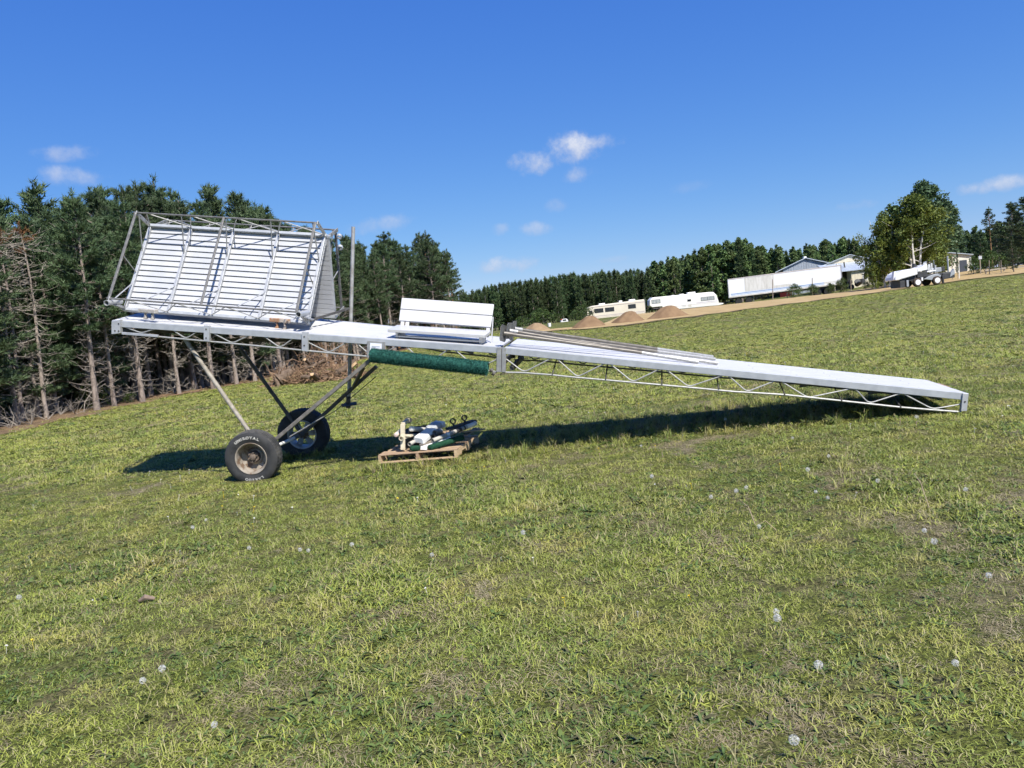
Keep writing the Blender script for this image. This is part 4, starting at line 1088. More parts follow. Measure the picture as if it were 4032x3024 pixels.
# broadleaf trees
def leaf_tree_mesh(seed, H, Rc, base, leaves, lsize, lobes, trunks=1, lean=.12, clear=False, lr=(.16, .34)):
    rnd = np.random.default_rng(seed); rp = random.Random(seed); tr = MB(); centres = []
    for k in range(trunks):
        az = rp.uniform(0, 6.28); top = np.array([math.cos(az), math.sin(az), 0]) * (lean * H * (0.2 if trunks == 1 else 1)) + np.array([0, 0, H * rp.uniform(.78, .92)])
        b0 = np.array([math.cos(az), math.sin(az), 0]) * (.0 if trunks == 1 else .25)
        pts = [b0 - np.array([0, 0, .2])] + [b0 + (top - b0) * t + rnd.normal(0, .07, 3) * [1, 1, 0] for t in np.linspace(.15, 1, 6)]
        r0 = .013 * H; tr.tube(pts, [r0 * (1 - .85 * i / 6) for i in range(7)], 7)
        for _ in range(12):
            t = rp.uniform(base, .95); o = b0 + (top - b0) * t; az2 = rp.uniform(0, 6.28); L_ = Rc * rp.uniform(.5, .95) * (1.15 - t * .75)
            e = o + np.array([math.cos(az2) * L_, math.sin(az2) * L_, L_ * rp.uniform(.35, .9)])
            tr.tube([o, (o + e) / 2 + np.array([0, 0, -.05 * L_]), e], [r0 * .35, r0 * .2, .012], 4, caps=False); centres.append(e)
    lob = []
    for i in range(lobes):
        z = rp.uniform(base * .7, 1.0); t = (z - base * .7) / (1 - base * .7)
        rr = Rc * (math.sin(min(1, t * 2 + .3) * math.pi / 2)) * (1 - t) ** .45 * rp.uniform(.35, 1.0); az = rp.uniform(0, 6.28)
        q_ = np.array([math.cos(az) * rr, math.sin(az) * rr, z * H * .97])
        if clear and z < .62 and q_[1] < .1 * Rc and abs(q_[0]) < .42 * Rc: continue
        lob.append((q_, Rc * rp.uniform(*lr)))
    lob += [(c, Rc * .25) for c in centres]
    w = np.array([l[1] ** 2 for l in lob]); w /= w.sum(); idx = rnd.choice(len(lob), leaves, p=w)
    c = np.array([lob[i][0] for i in idx]); r = np.array([lob[i][1] for i in idx])[:, None]
    g = rnd.normal(0, 1, (leaves, 3)); g /= np.linalg.norm(g, axis=1)[:, None]
    c = c + g * r * rnd.uniform(.35, 1.05, (leaves, 1)) * [1, 1, 1.15]
    a = rnd.normal(0, 1, (leaves, 3)); a /= np.linalg.norm(a, axis=1)[:, None]; a = a + g * .6; a /= np.linalg.norm(a, axis=1)[:, None]
    b = np.cross(a, rnd.normal(0, 1, (leaves, 3))); b /= np.linalg.norm(b, axis=1)[:, None]
    s = lsize * rnd.uniform(.6, 1.3, (leaves, 1)); q = np.stack([c - a * s, c + b * s * .6, c + a * s, c - b * s * .6], 1).reshape(-1, 3)
    return tr, q
white_bark = mat('birch_bark', (.75, .73, .69), (.58, .55, .50), 6, rough=.8, c3=(.06, .05, .045), s3=5, t3=(.62, .68), stretch=(1, 1, 4))
gray_bark = mat('grey_bark', (.22, .20, .17), (.14, .12, .10), 5, rough=.9, spec=.1)
birch_leaf = mat('birch_leaves', (.185, .215, .038), (.100, .145, .034), .55, rough=.6, spec=.25, translucent=.25, rand=.06, spread=(.36, .62))
poplar_leaf = mat('poplar_leaves', (.105, .155, .070), (.060, .105, .048), .6, rough=.55, spec=.3, translucent=.2, rand=.1)
aspen_leaf = mat('aspen_leaves', (.135, .190, .062), (.072, .118, .042), .5, rough=.6, spec=.25, translucent=.2, rand=.28)
def leaf_lib(key, seed, leafm, barkm, **kw):
    tr, q = leaf_tree_mesh(seed, **kw)
    t = tr.build('trunk', barkm, None, local=True, link=False).data
    c = raw('crown', q, np.arange(len(q)).reshape(-1, 4), leafm, link=False).data
    LIB[key] = (t, c, None, kw['H'])
leaf_lib('birch_a', 5, birch_leaf, white_bark, H=10.0, Rc=2.9, base=.20, leaves=13000, lsize=.13, lobes=170, trunks=3, lean=.10, clear=True, lr=(.09, .24))
leaf_lib('birch_b', 6, birch_leaf, white_bark, H=10.0, Rc=3.0, base=.08, leaves=12000, lsize=.13, lobes=150, trunks=3, lean=.16, lr=(.09, .24))
leaf_lib('poplar', 7, poplar_leaf, gray_bark, H=10.0, Rc=2.5, base=.15, leaves=11000, lsize=.13, lobes=150, trunks=1, lr=(.09, .24))
for i in range(3): leaf_lib(('aspen', i), 15 + i, aspen_leaf, gray_bark, H=10.0, Rc=(1.6, 1.9, 1.5)[i], base=.14, leaves=3600, lsize=.20, lobes=70, lr=(.10, .28))
leaf_lib('shrub', 30, mat('shrub_leaves', (.075, .115, .028), (.040, .070, .018), 1.5, rough=.6, spec=.25, translucent=.2, rand=.2), gray_bark, H=1.6, Rc=.9, base=.05, leaves=1800, lsize=.055, lobes=30, trunks=3)
def tree_at(key, px_base, py_top, Y, name, label, group=None, cat='tree', wide=1.0, frac=1.0):
    P = at(px_base, 1200, Y); g = float(gz(P[0], Y)); lean = at(px_base, py_top, Y)
    H = (lean[2] - g) * frac
    return plant_tree(key, lean[0], Y, H, name, label, cat, group, wide=wide, dead=False, rot=0.0 if key == 'birch_a' else None)
tree_at('birch_a', 3590, 765, 86, 'birch_tree', 'yellow-green birch with several white trunks behind the white machine', wide=1.3)
tree_at('birch_b', 3478, 835, 88, 'birch_tree', 'lower yellowing birch at the left of the big birch clump', wide=1.12)
tree_at('birch_b', 3440, 1010, 87, 'birch_sapling', 'small dark green birch sapling at the clump\'s left foot', wide=.9)
tree_at('poplar', 3640, 712, 97, 'poplar_tree', 'tall grey-green poplar rising behind the yellow birch', wide=1.35)
tree_at('poplar', 3715, 790, 114, 'poplar_tree', 'grey-green poplar at the right side of the birch clump', wide=1.3)
tree_at('birch_b', 3655, 900, 89, 'birch_tree', 'low green birch filling the clump\'s right foot behind the machine', wide=1.2)
tree_at(('aspen', 1), 3510, 800, 94, 'aspen_tree', 'dark green aspen showing behind the birches on the left', wide=1.4)
tree_at(('tall', 1), 3895, 815, 110, 'pine_tree', 'thin open pine right of the birch clump, in front of the dark pines')
tree_at(('inner', 2), 3965, 800, 105, 'pine_tree', 'dark dense pine at the far right, left one of the pair', wide=1.7)
tree_at(('inner', 0), 4035, 768, 100, 'pine_tree', 'tallest dark pine at the right edge of the picture', wide=1.9)
tree_at(('near', 0), 4120, 760, 100, 'pine_tree', 'dark pine just beyond the right edge', wide=1.3)
tree_at(('inner', 1), 3925, 880, 118, 'pine_tree', 'dark pine behind the thin open pine at right', wide=1.6)
tree_at(('deep', 1), 4000, 830, 124, 'pine_tree', 'dark pine filling the gap between the tall right pines', wide=1.5)
tree_at(('deep', 0), 3860, 905, 128, 'pine_tree', 'lower dark pine right of the birch clump, behind the sign', wide=1.5)
tree_at(('inner', 2), 3985, 930, 84, 'young_pine', 'young pale pine in front of the dark pines at right', wide=1.1)
tree_at(('inner', 1), 3765, 985, 84, 'young_pine', 'small pine in front of the white garage at right', wide=.45)
# the far wood
fx = [1700, 1830, 1900, 2000, 2093, 2200, 2286, 2400, 2478, 2560, 2594, 2650, 2729, 2800, 2835, 2900, 2970, 3060, 3153, 3240, 3317, 3400, 3500, 3780, 3850, 4100, 4400]
fy = [1165, 1150, 1137, 1112, 1098, 1085, 1074, 1068, 1064, 1060, 1020, 1025, 985, 965, 950, 945, 985, 985, 973, 960, 932, 955, 960, 900, 905, 860, 850]
cnt = 0; FAR_PTS = []
for row, Y0 in enumerate((148, 154, 162)):
    px = 1560 + row * 9
    while px < 4330:
        Y = Y0 + rs.uniform(-3, 3); asp0 = px > 2560; step = rs.uniform(22, 36) if asp0 else rs.uniform(13, 21)
        asp = (2560 < px) and rs.random() < .85
        if 3380 < px < 3760 and row > 1: px += step; continue
        key = ('aspen', rs.randrange(3)) if asp else ('far', rs.randrange(4))
        top = np.interp(px, fx, fy) + (rs.uniform(-8, 30) if row < 2 else rs.uniform(-4, 14))
        if asp and rs.random() < .25: top -= 18
        if not asp and row > 0:
            q_ = at(px, top, Y); FAR_PTS.append((q_[0], Y, float(gz(q_[0], Y)), q_[2] - float(gz(q_[0], Y)))); px += step; continue
        lab = ('leafy green aspen in the far wood behind the vehicles', 'aspens of the far wood') if asp else ('dark pine of the far wood along the horizon', 'pines of the far wood')
        tree_at(key, px, top, Y, 'aspen_tree' if asp else 'pine_tree', lab[0], lab[1], wide=rs.uniform(.95, 1.25) if asp else rs.uniform(.9, 1.1)); cnt += 1
        px += step
for (x, yt, Y, w, nm) in ((2050, 1250, 110, 1.4, 'round olive green shrub left of the white bucket'), (2125, 1218, 120, 1.3, 'grey-green shrub in front of the far pines'), (2190, 1235, 122, 1.2, 'dark rounded shrub left of the motorhome'),
                          (2290, 1205, 122, 1.5, 'green shrub beside the motorhome\'s windscreen'), (2270, 1225, 116, 1.3, 'low green shrub in front of the motorhome')):
    tree_at('shrub', x, yt, Y, 'shrub', nm, cat='shrub', wide=w)
for (x, y, s, nm) in ((375, 1608, 1.1, 'leafy green shrub at the forest edge right of the dead trunks'), (590, 1560, .7, 'small green shrub at the foot of a pine by the forest edge'), (510, 1588, .5, 'tiny green shrub at the forest edge')):
    P = ghit(x, y); plant_tree('shrub', P[0], P[1], s, 'shrub', nm, 'shrub')
print('trees', n_in, cnt)

# ------------------------------------------------------------------ brush pile of uprooted stumps
bp = ghit(1205, 1512)
pile = thing('brush_pile', (bp[0], bp[1], float(gz(bp[0], bp[1]))), 'heap of uprooted stumps, roots and broken branches at the forest edge', 'brush pile')
stick = mat('broken_roots', (.36, .235, .145), (.22, .14, .09), 5, rough=.95, spec=.1, c3=(.52, .38, .24), s3=6, t3=(.58, .68))
logm = mat('log_bark', (.19, .14, .10), (.11, .08, .06), 6, rough=.95, spec=.1, bump=.6, bscale=20)
cutm = mat('split_wood', (.62, .44, .26), (.50, .33, .18), 12, rough=.9, spec=.1)
rp = random.Random(77); Wp, Hp = 4.3, 1.45
ctr = np.array([bp[0] + .25, bp[1] + .9, float(gz(bp[0], bp[1]))])
def in_pile():
    while True:
        x = rp.uniform(-1, 1); y = rp.uniform(-1, 1)
        h = (1 - abs(x) ** 1.8) * (1 - .8 * abs(y))
        if h > .05: return np.array([x * Wp / 2, y * .9, rp.uniform(.02, 1) * h * Hp * (.85 + .25 * x)])
M = MB()
for i in range(900):
    a = ctr + in_pile(); L_ = rp.uniform(.25, 1.1); d = unit([rp.gauss(0, 1), rp.gauss(0, .7), rp.gauss(.12, .55)])
    b = a + d * L_; b[2] = max(b[2], ctr[2] + .03); a[2] = max(a[2], ctr[2] + .02)
    r = rp.uniform(.006, .022)
    M.tube([a, (a + b) / 2 + np.array([rp.gauss(0, .07), rp.gauss(0, .07), rp.gauss(0, .07)]), b], [r, r * .8, r * .35], 4, caps=False)
for i in range(60):                       # thin twigs standing out at the top
    a = ctr + np.array([rp.uniform(-.1, 1.6), rp.uniform(-.3, .4), rp.uniform(.8, 1.2)]); b = a + np.array([rp.uniform(-.4, .4), 0, rp.uniform(.3, .9)])
    M.tube([a, b], [.012, .004], 4, caps=False)
o = M.build('root_tangle', stick, pile); o['kind'] = 'stuff'
for i in range(14):
    a = ctr + in_pile() * [1, 1, .75] + np.array([0, -.35, .05]); d = unit([rp.gauss(0, 1), rp.gauss(0, .6), rp.gauss(0, .35)]); L_ = rp.uniform(.35, .8); r = rp.uniform(.06, .13)
    a[2] = max(a[2], ctr[2] + r)
    lg = MB().tube([a - d * L_ / 2, a + d * L_ * .1 + np.array([0, 0, .03]), a + d * L_ / 2], [r * 1.1, r, r * .8], 9).build('log', logm, pile)
    for sg, rr_ in ((-1, 1.05), (1, .76)):
        MB().disc(a + d * L_ / 2 * sg + d * sg * .004, d * sg, r * rr_ * .95, 10).build('cut_face', cutm, lg)
st = MB()
c0 = ctr + np.array([-1.2, -.55, .45])
sp = MB().tube([c0 + np.array([.25, .2, .15]), c0, c0 - np.array([.28, .16, .18])], [.14, .24, .34], 11).build('stump', logm, pile)
for i in range(8):
    a_ = rp.uniform(0, 6.28); d = unit(np.array([-.3, -.2, .3]) + np.array([math.cos(a_) * .8, -.3, math.sin(a_) * .9]))
    q = c0 - np.array([.22, .13, .12]); MB().tube([q, q + d * .25 + np.array([rp.gauss(0, .08), 0, rp.gauss(0, .08)]), q + d * .5 + np.array([rp.gauss(0, .1), 0, rp.uniform(-.2, .2)])], [.06, .035, .010], 6).build('root', stick, sp)
c1 = ctr + np.array([1.55, -.5, .5])
sp = MB().tube([c1 - np.array([.5, 0, .18]), c1, c1 + np.array([.35, 0, .22])], [.17, .15, .13], 10).build('log', logm, pile)
MB().box(c1 + np.array([.28, -.12, .10]), (.13, 0, .09), (0, .02, 0), (-.02, 0, .05)).build('split_face', cutm, sp)
# fallen twigs and chips on the bare verge
rnd = np.random.default_rng(9); M = MB()
for i in range(420):
    p = EDGE[rp.randrange(30, len(EDGE))] + back * rp.uniform(.1, 2.6); z = float(gz(*p)) + .04
    d = np.array([rp.gauss(0, 1), rp.gauss(0, 1), rp.uniform(0, .25)]); d = unit(d) * rp.uniform(.06, .40)
    M.tube([np.array([*p, z]), np.array([*p, z]) + d], [rp.uniform(.008, .02), .006], 4, caps=False)
tag(M.build('twigs_on_ground', stick), 'broken twigs and bark chips scattered along the forest edge', 'debris', kind='stuff')
# dead brushy understorey at the foot of the edge trees
M = MB()
for i in range(130):
    p = EDGE[rp.randrange(10, len(EDGE))] + back * rp.uniform(1.6, 5.0); o_ = np.array([*p, float(gz(*p))])
    for k in range(7):
        az = rp.uniform(0, 6.28); L_ = rp.uniform(.3, 1.1); el = rp.uniform(.25, 1.3); d = np.array([math.cos(az) * math.cos(el), math.sin(az) * math.cos(el), math.sin(el)])
        m1 = o_ + d * L_ * .5; e1 = o_ + d * L_ + np.array([rp.gauss(0, .12), rp.gauss(0, .12), 0]); M.tube([o_, m1, e1], [.012, .008, .003], 3, caps=False)
        e2 = m1 + np.array([rp.gauss(0, .25), rp.gauss(0, .25), rp.uniform(0, .3)]); M.tube([m1, e2], [.007, .003], 3, caps=False)
tag(M.build('dead_brush', deadw), 'grey dead brush at the foot of the forest edge trees', 'brush', kind='stuff')

# ------------------------------------------------------------------ sand heaps
heap_m = mat('brown_sand', (.225, .150, .088), (.185, .12, .07), 1.5, rough=.95, spec=.05, bump=.5, bscale=18)
def heap(px0, px1, pytop, pxtop, pyb, lab, pale=False):
    g = ghit((px0 + px1) / 2, pyb); Y = g[1] + 1.0
    a, b = at(px0, pyb, Y), at(px1, pyb, Y); t = at(pxtop, pytop, Y); cx = (a[0] + b[0]) / 2; z0 = float(gz(cx, Y)) - .05
    Rx = (b[0] - a[0]) / 2; Hh = t[2] - z0; n, m_ = 40, 14; vs = []; fs = []; rn = random.Random(px0)
    ph = [rn.uniform(0, 6.28) for _ in range(4)]
    for j in range(m_ + 1):
        f_ = j / m_; hgt = Hh * .875 * (1 - f_) / .70 if f_ > .3 else Hh * (.875 + .125 * math.cos(f_ / .3 * math.pi / 2))
        for k in range(n):
            a_ = 2 * math.pi * k / n; w = 1 + .07 * math.sin(2 * a_ + ph[0]) + .05 * math.sin(5 * a_ + ph[1]) + .03 * math.sin(9 * a_ + ph[2])
            x = cx + (t[0] - cx) * (1 - f_) + Rx * f_ * w * math.cos(a_); y = Y + 1.0 + Rx * .8 * f_ * w * math.sin(a_)
            vs.append((x, y, z0 + max(hgt, 0) + .03 * math.sin(a_ * 7 + f_ * 9) * f_ * (1 - f_) * 4))
    for j in range(m_):
        for k in range(n): fs.append((j * n + k, j * n + (k + 1) % n, (j + 1) * n + (k + 1) % n, (j + 1) * n + k))
    M = MB(); M.add(vs, fs, True); M.f.append(tuple(range(n))); M.s.append(True)
    o = M.build('sand_heap', heap_m if not pale else mat('pale_brown_sand', (.29, .21, .13), (.24, .165, .10), 1.5, rough=.95, spec=.05, bump=.5, bscale=18))
    tag(o, lab, 'sand heap', 'sand heaps beside the road')
heap(2050, 2180, 1272, 2112, 1305, 'low pale sand heap just above the pipe foot plates', True)
heap(2246, 2402, 1243, 2330, 1292, 'brown sand heap in front of the motorhome\'s nose')
heap(2402, 2556, 1224, 2490, 1272, 'middle brown sand heap between the two recreational vehicles')
heap(2552, 2728, 1202, 2645, 1252, 'widest brown sand heap in front of the long camper trailer')

# ------------------------------------------------------------------ vehicles in the distance
cream_v = mat('cream_body', (.70, .64, .52), (.64, .58, .47), .4, rough=.4)
white_v = mat('white_body', (.78, .77, .73), (.71, .70, .66), .4, rough=.4)
glass = mat('dark_glass', (.02, .025, .03), rough=.12, spec=.6)
glass_lt = mat('curtained_glass', (.22, .25, .26), (.40, .42, .41), 2.2, rough=.2, stretch=(3, 1, .5))
frame_m = mat('window_frame_black', (.05, .05, .05), rough=.5)
skirt_m = mat('grey_skirt', (.36, .38, .41), rough=.5)
stripe_m = mat('faded_stripe', (.42, .36, .38), rough=.5)
tyre_m = mat('black_tyre', (.02, .02, .02), rough=.8)
def bx(M, x0, x1, y0, y1, z0, z1): return M.abox(((x0 + x1) / 2, (y0 + y1) / 2, (z0 + z1) / 2), (x1 - x0, y1 - y0, z1 - z0))
def part_box(name, x0, x1, y0, y1, z0, z1, m_, parent, bevel=0.0): return bx(MB(), x0, x1, y0, y1, z0, z1).build(name, m_, parent, bevel=bevel)
def window(x0, x1, z0, z1, y, parent, m_=None, mull=True):
    w = part_box('window', x0, x1, y - .02, y + .05, z0, z1, frame_m, parent, .01)
    n = 2 if mull else 1
    for i in range(n):
        a = x0 + .04 + (x1 - x0 - .08) * i / n; b = x0 + .04 + (x1 - x0 - .08) * (i + 1) / n - (.03 if i < n - 1 else 0)
        part_box('pane', a, b, y - .028, y - .021, z0 + .05, z1 - .05, m_ or glass, w)
    return w
Y = 124.0; g = float(gz(17, Y))
mh = thing('motorhome', (17.3, Y + 1.2, g), 'cream motorhome with dark windows parked nose left behind the sand heaps', 'motorhome')
prof = [(12.05, .42), (12.10, .95), (12.55, 1.35), (13.0, 2.06), (13.45, 2.48), (14.2, 2.66), (22.45, 2.86), (22.55, 2.80), (22.55, .55), (22.0, .42)]
MB().prism([(x, Y, z) for x, z in prof], (0, 2.4, 0)).build('body', cream_v, mh, bevel=.08)
MB().prism([(x, Y - .03, z) for x, z in [(12.62, 1.30), (13.02, 1.95), (13.22, 1.95), (13.22, 1.25)]], (0, .05, 0)).build('windscreen_side', glass, mh)
window(13.5, 14.05, 1.35, 1.95, Y, mh, mull=False)
for a, b, z0, z1 in ((14.4, 15.85, 1.45, 2.15), (16.1, 17.6, 1.45, 2.15), (19.85, 21.1, 1.58, 2.28)): window(a, b, z0, z1, Y, mh)
part_box('stripe', 14.0, 22.5, Y - .012, Y + .01, .92, 1.0, stripe_m, mh); part_box('stripe', 14.0, 22.5, Y - .012, Y + .01, .74, .78, stripe_m, mh)
part_box('skirt', 14.2, 19.6, Y - .03, Y + .3, .22, .58, skirt_m, mh)
part_box('roof_trim', 14.1, 22.5, Y - .03, Y + .02, 2.44, 2.50, stripe_m, mh)
for a, b, h in ((15.3, 16.3, .16), (18.6, 19.1, .22), (20.2, 21.2, .20)): part_box('roof_unit', a, b, Y + .7, Y + 1.6, 2.68 + (a - 14) * .02, 2.74 + (a - 14) * .02 + h, white_v, mh, .05)
MB().tube([(22.6, Y + .3, .8), (22.68, Y + .3, 2.9)], .03, 6).build('ladder', alu_lt, mh)
for x in (13.6, 20.4): MB().lathe([(-.15, .0), (-.15, .42), (.15, .42), (.15, 0)], (x, Y + .2, g + .42), (0, 1, 0), 20).build('wheel', tyre_m, mh)
Y = 126.0; g = float(gz(29, Y))
rv = thing('camper_trailer', (29.3, Y + 1.2, g), 'long white camper trailer with curtained windows between motorhome and box trailer', 'camper trailer')
prof = [(24.1, 1.42), (23.72, 1.75), (23.8, 2.6), (24.25, 3.02), (33.6, 2.92), (34.25, 2.86), (34.72, 2.35), (35.0, 1.25), (34.92, .62), (25.9, .70), (25.7, 1.42)]
MB().prism([(x, Y, z) for x, z in prof], (0, 2.4, 0)).build('body', white_v, rv, bevel=.07)
window(24.05, 25.5, 1.98, 2.62, Y, rv, glass_lt)
for i in range(1): window(32.1, 34.35, 1.62, 2.22, Y, rv, glass_lt)
window(29.9, 30.5, 1.75, 2.1, Y, rv, mull=False)
part_box('stripe', 31.3, 34.8, Y - .012, Y + .01, 1.36, 1.42, mat('mauve_stripe', (.40, .34, .44), rough=.5), rv); part_box('stripe', 24.2, 34.8, Y - .012, Y + .01, 1.18, 1.21, stripe_m, rv)
part_box('hatch', 28.9, 29.6, Y - .012, Y + .01, .95, 1.28, mat('hatch_grey', (.62, .61, .58), rough=.5), rv); part_box('hatch', 30.0, 30.5, Y - .012, Y + .01, .9, 1.25, mat('hatch_tan', (.55, .52, .46), rough=.5), rv)
for a, b, h in ((27.6, 28.0, .10), (28.9, 29.6, .14), (30.2, 31.5, .28)): part_box('roof_unit', a, b, Y + .7, Y + 1.6, 2.9, 2.96 + h, white_v, rv, .05)
for x in (29.4, 30.4): MB().lathe([(-.12, 0), (-.12, .36), (.12, .36), (.12, 0)], (x, Y + .15, g + .36), (0, 1, 0), 18).build('wheel', tyre_m, rv)
part_box('pin_box', 24.2, 25.4, Y + .8, Y + 1.5, 1.0, 1.42, frame_m, rv)
MB().prism([(x, Y + .4, z) for x, z in [(34.9, .6), (35.8, .72), (35.9, .9), (34.95, 1.05)]], (0, 1.2, 0)).build('propane_cover', white_v, rv, bevel=.05)
# semi trailer
t0 = at(*rg(2800, 980, 3.16)(225, 612), 111.5); t1 = at(*rg(2800, 980, 3.16)(1632, 440), 107.5)
ul = unit(t1 - t0); Ls = np.linalg.norm(t1 - t0); vb = unit(np.cross(UP, ul)); vb = vb if vb[1] > 0 else -vb
semi = thing('box_trailer', (t0 + t1) / 2 - UP * 1.3, 'long white semi trailer with a grey worn patch and thin blue stripe', 'trailer')
def SP(a, b, c): return t0 + ul * a + vb * b + UP * c
def sbox(name, a0, a1, b0, b1, c0, c1, m_, parent=semi, bevel=0.0):
    M = MB(); M.hexa([SP(a, b, c) for c in (c0, c1) for a, b in ((a0, b0), (a1, b0), (a1, b1), (a0, b1))]); return M.build(name, m_, parent, bevel=bevel)
semi_m = mat('trailer_white', (.84, .86, .89), (.78, .80, .84), .5, rough=.45, c3=(.55, .54, .50), s3=3, t3=(.70, .80))
sbox('box', 0, Ls, 0, 2.5, .18, 2.68, semi_m, bevel=.02)
sbox('roof_rail', -.01, Ls + .01, -.03, 2.53, 2.60, 2.72, mat('rail_pinkish', (.58, .54, .52), rough=.5), bevel=.01)
sbox('bottom_rail', -.01, Ls + .01, -.035, 2.53, .0, .20, mat('rail_cream', (.62, .60, .55), (.52, .50, .45), 2, rough=.5), bevel=.01)
worn = mat('worn_patch', (.58, .57, .53), (.70, .69, .66), 1.6, rough=.6, stretch=(2.5, 2.5, .4), c3=(.40, .39, .36), s3=2.2, t3=(.55, .7))
sbox('worn_panel', 2.25, 6.3, -.010, .0, .62, 2.55, worn); sbox('worn_panel', 6.3, 8.5, -.009, .0, .62, 1.0, worn); sbox('worn_panel', 12.9, 15.4, -.009, .0, .35, .62, worn)
sbox('blue_stripe', .3, 12.9, -.016, .0, .46, .56, mat('blue_stripe', (.22, .34, .58), rough=.5)); sbox('blue_band', .3, 12.9, -.013, .0, .28, .40, mat('pale_blue_band', (.50, .60, .74), rough=.5))
sbox('corner_post', -.04, .05, -.04, 2.54, .0, 2.68, alu_lt); sbox('corner_post', Ls - .05, Ls + .04, -.04, 2.54, .0, 2.68, alu_lt)
for a in np.arange(.6, Ls, .62): sbox('side_post', a, a + .03, -.006, .0, .58, 2.6, semi_m)
for a in (.9, 2.3, 11.6, 12.9):
    for b in (.15, 2.3): MB().lathe([(-.13, 0), (-.13, .48), (.13, .48), (.13, 0)], SP(a + .4, b, -.75), vb, 18).build('wheel', tyre_m, semi)
sbox('underframe', .2, Ls - .3, .5, 2.0, -.25, .0, frame_m)
for a in (2.4, 3.3): sbox('landing_leg', a, a + .12, .3, .45, -1.1, .0, alu_old)
sbox('red_panel', 7.0, 8.6, .4, .5, -.75, -.15, mat('red_metal', (.42, .04, .03), rough=.5))
# articulated white machine by the road
mY = 72.0; mg = .93
mc = thing('utility_machine', (39.4, mY + 1, mg), 'white articulated work machine with two white hubbed wheels on the road\'s edge', 'machine')
mw = mat('machine_white', (.80, .80, .80), (.72, .72, .72), 2, rough=.4); mgry = mat('machine_grey', (.045, .047, .05), (.03, .031, .033), 4, rough=.6); mlg = mat('machine_light_grey', (.30, .32, .34), rough=.5)
prof = [(36.55, 1.72), (36.62, 2.02), (36.85, 2.32), (37.3, 2.55), (38.6, 2.66), (38.72, 2.55), (38.72, 2.05), (37.2, 1.78), (36.9, 1.70)]
MB().prism([(x, mY, z) for x, z in prof], (0, 2.0, 0)).build('rear_hood', mw, mc, bevel=.09)
MB().prism([(x, mY + .2, z) for x, z in [(36.5, 1.75), (36.62, 2.55), (36.78, 2.55), (36.9, 1.9)]], (0, .4, 0)).build('rear_guard', mw, mc, bevel=.02)
MB().prism([(x, mY + .1, z) for x, z in [(38.78, 2.55), (39.05, 2.62), (39.55, 2.92), (39.72, 2.88), (39.72, 2.40), (38.78, 2.28)]], (0, 1.6, 0)).build('front_hood', mw, mc, bevel=.05)
part_box('chassis', 37.1, 41.0, mY + .3, mY + 1.8, 1.5, 1.95, mgry, mc, .04)
part_box('engine_bay', 38.75, 39.7, mY + .15, mY + 1.7, 1.75, 2.28, mgry, mc, .03)
MB().prism([(x, mY + .02, z) for x, z in [(39.3, 1.55), (40.0, 1.85), (40.55, 1.95), (40.9, 1.75), (40.75, 1.45), (40.0, 1.4)]], (0, .35, 0)).build('fender', mlg, mc, bevel=.03)
part_box('rear_panel', 37.05, 37.55, mY + .1, mY + 1.9, .98, 1.62, mgry, mc, .03)
part_box('step', 37.62, 37.82, mY - .02, mY + .1, 1.02, 1.62, mlg, mc, .02)
part_box('tank', 39.0, 39.16, mY - .05, mY + .2, 1.42, 1.74, mw, mc, .02)
for x in (38.6, 40.42):
    for dy, nm in ((.0, 0), (1.75, 1)):
        w = MB().lathe([(-.2, .0), (-.2, .22), (-.18, .36), (-.12, .40), (.12, .40), (.18, .36), (.2, .22), (.2, 0)], (x, mY + dy, mg + .40), (0, 1, 0), 28).build('wheel', mat('muddy_tyre', (.085, .06, .042), (.05, .04, .03), 6, rough=.9), mc)
        if dy == 0: MB().lathe([(-.215, .0), (-.215, .10), (-.20, .19), (-.205, .245), (-.19, .255)], (x, mY + dy, mg + .40), (0, 1, 0), 24).build('hub_cap', mw, w)
for (pts, r) in (([(39.42, 2.85), (39.45, 3.0), (39.72, 3.0), (39.75, 2.85)], .03), ([(39.85, 2.3), (39.95, 2.9), (40.02, 2.9), (40.0, 2.1)], .045), ([(40.1, 2.15), (40.18, 2.98), (40.25, 2.98), (40.25, 2.15)], .035), ([(40.55, 2.2), (40.6, 2.75)], .04), ([(39.75, 2.2), (40.5, 2.25)], .06)):
    MB().tube([(x, mY + .3, z) for x, z in pts], r, 8).build('hand_rail', mw, mc)
MB().prism([(x, mY + .8, z) for x, z in [(38.8, 2.75), (38.85, 3.12), (38.98, 3.1), (39.2, 2.8)]], (0, .4, 0)).build('seat_back', mgry, mc, bevel=.03)
MB().prism([(x, mY + .9, z) for x, z in [(39.85, 2.85), (39.80, 3.15), (40.1, 3.22), (40.1, 2.9)]], (0, .05, 0)).build('control_panel', mlg, mc)
part_box('hydraulic_block', 40.2, 41.2, mY + .4, mY + 1.5, 2.08, 2.5, mlg, mc, .05)
part_box('valve', 41.2, 41.5, mY + .4, mY + 1.2, 2.1, 2.55, mgry, mc, .03)
part_box('front_frame', 40.7, 42.0, mY + .4, mY + 1.4, 1.55, 2.0, mgry, mc, .03)
MB().prism([(x, mY + .3, z) for x, z in [(41.2, 1.35), (41.25, 1.9), (42.0, 1.95), (42.35, 1.7), (42.35, 1.42)]], (0, 1.4, 0)).build('blade_head', mgry, mc, bevel=.04)
MB().prism([(x, mY + .25, z) for x, z in [(41.85, 1.5), (41.95, 1.9), (42.3, 2.25), (42.35, 1.75)]], (0, .3, 0)).build('blade_guard', mlg, mc, bevel=.02)
part_box('stabiliser', 41.05, 41.2, mY + .1, mY + .3, 1.02, 1.75, mgry, mc, .02)
MB().tube([(41.92, mY + .6, 2.0), (41.92, mY + .6, 3.5)], .07, 10).build('mast', mlg, mc)
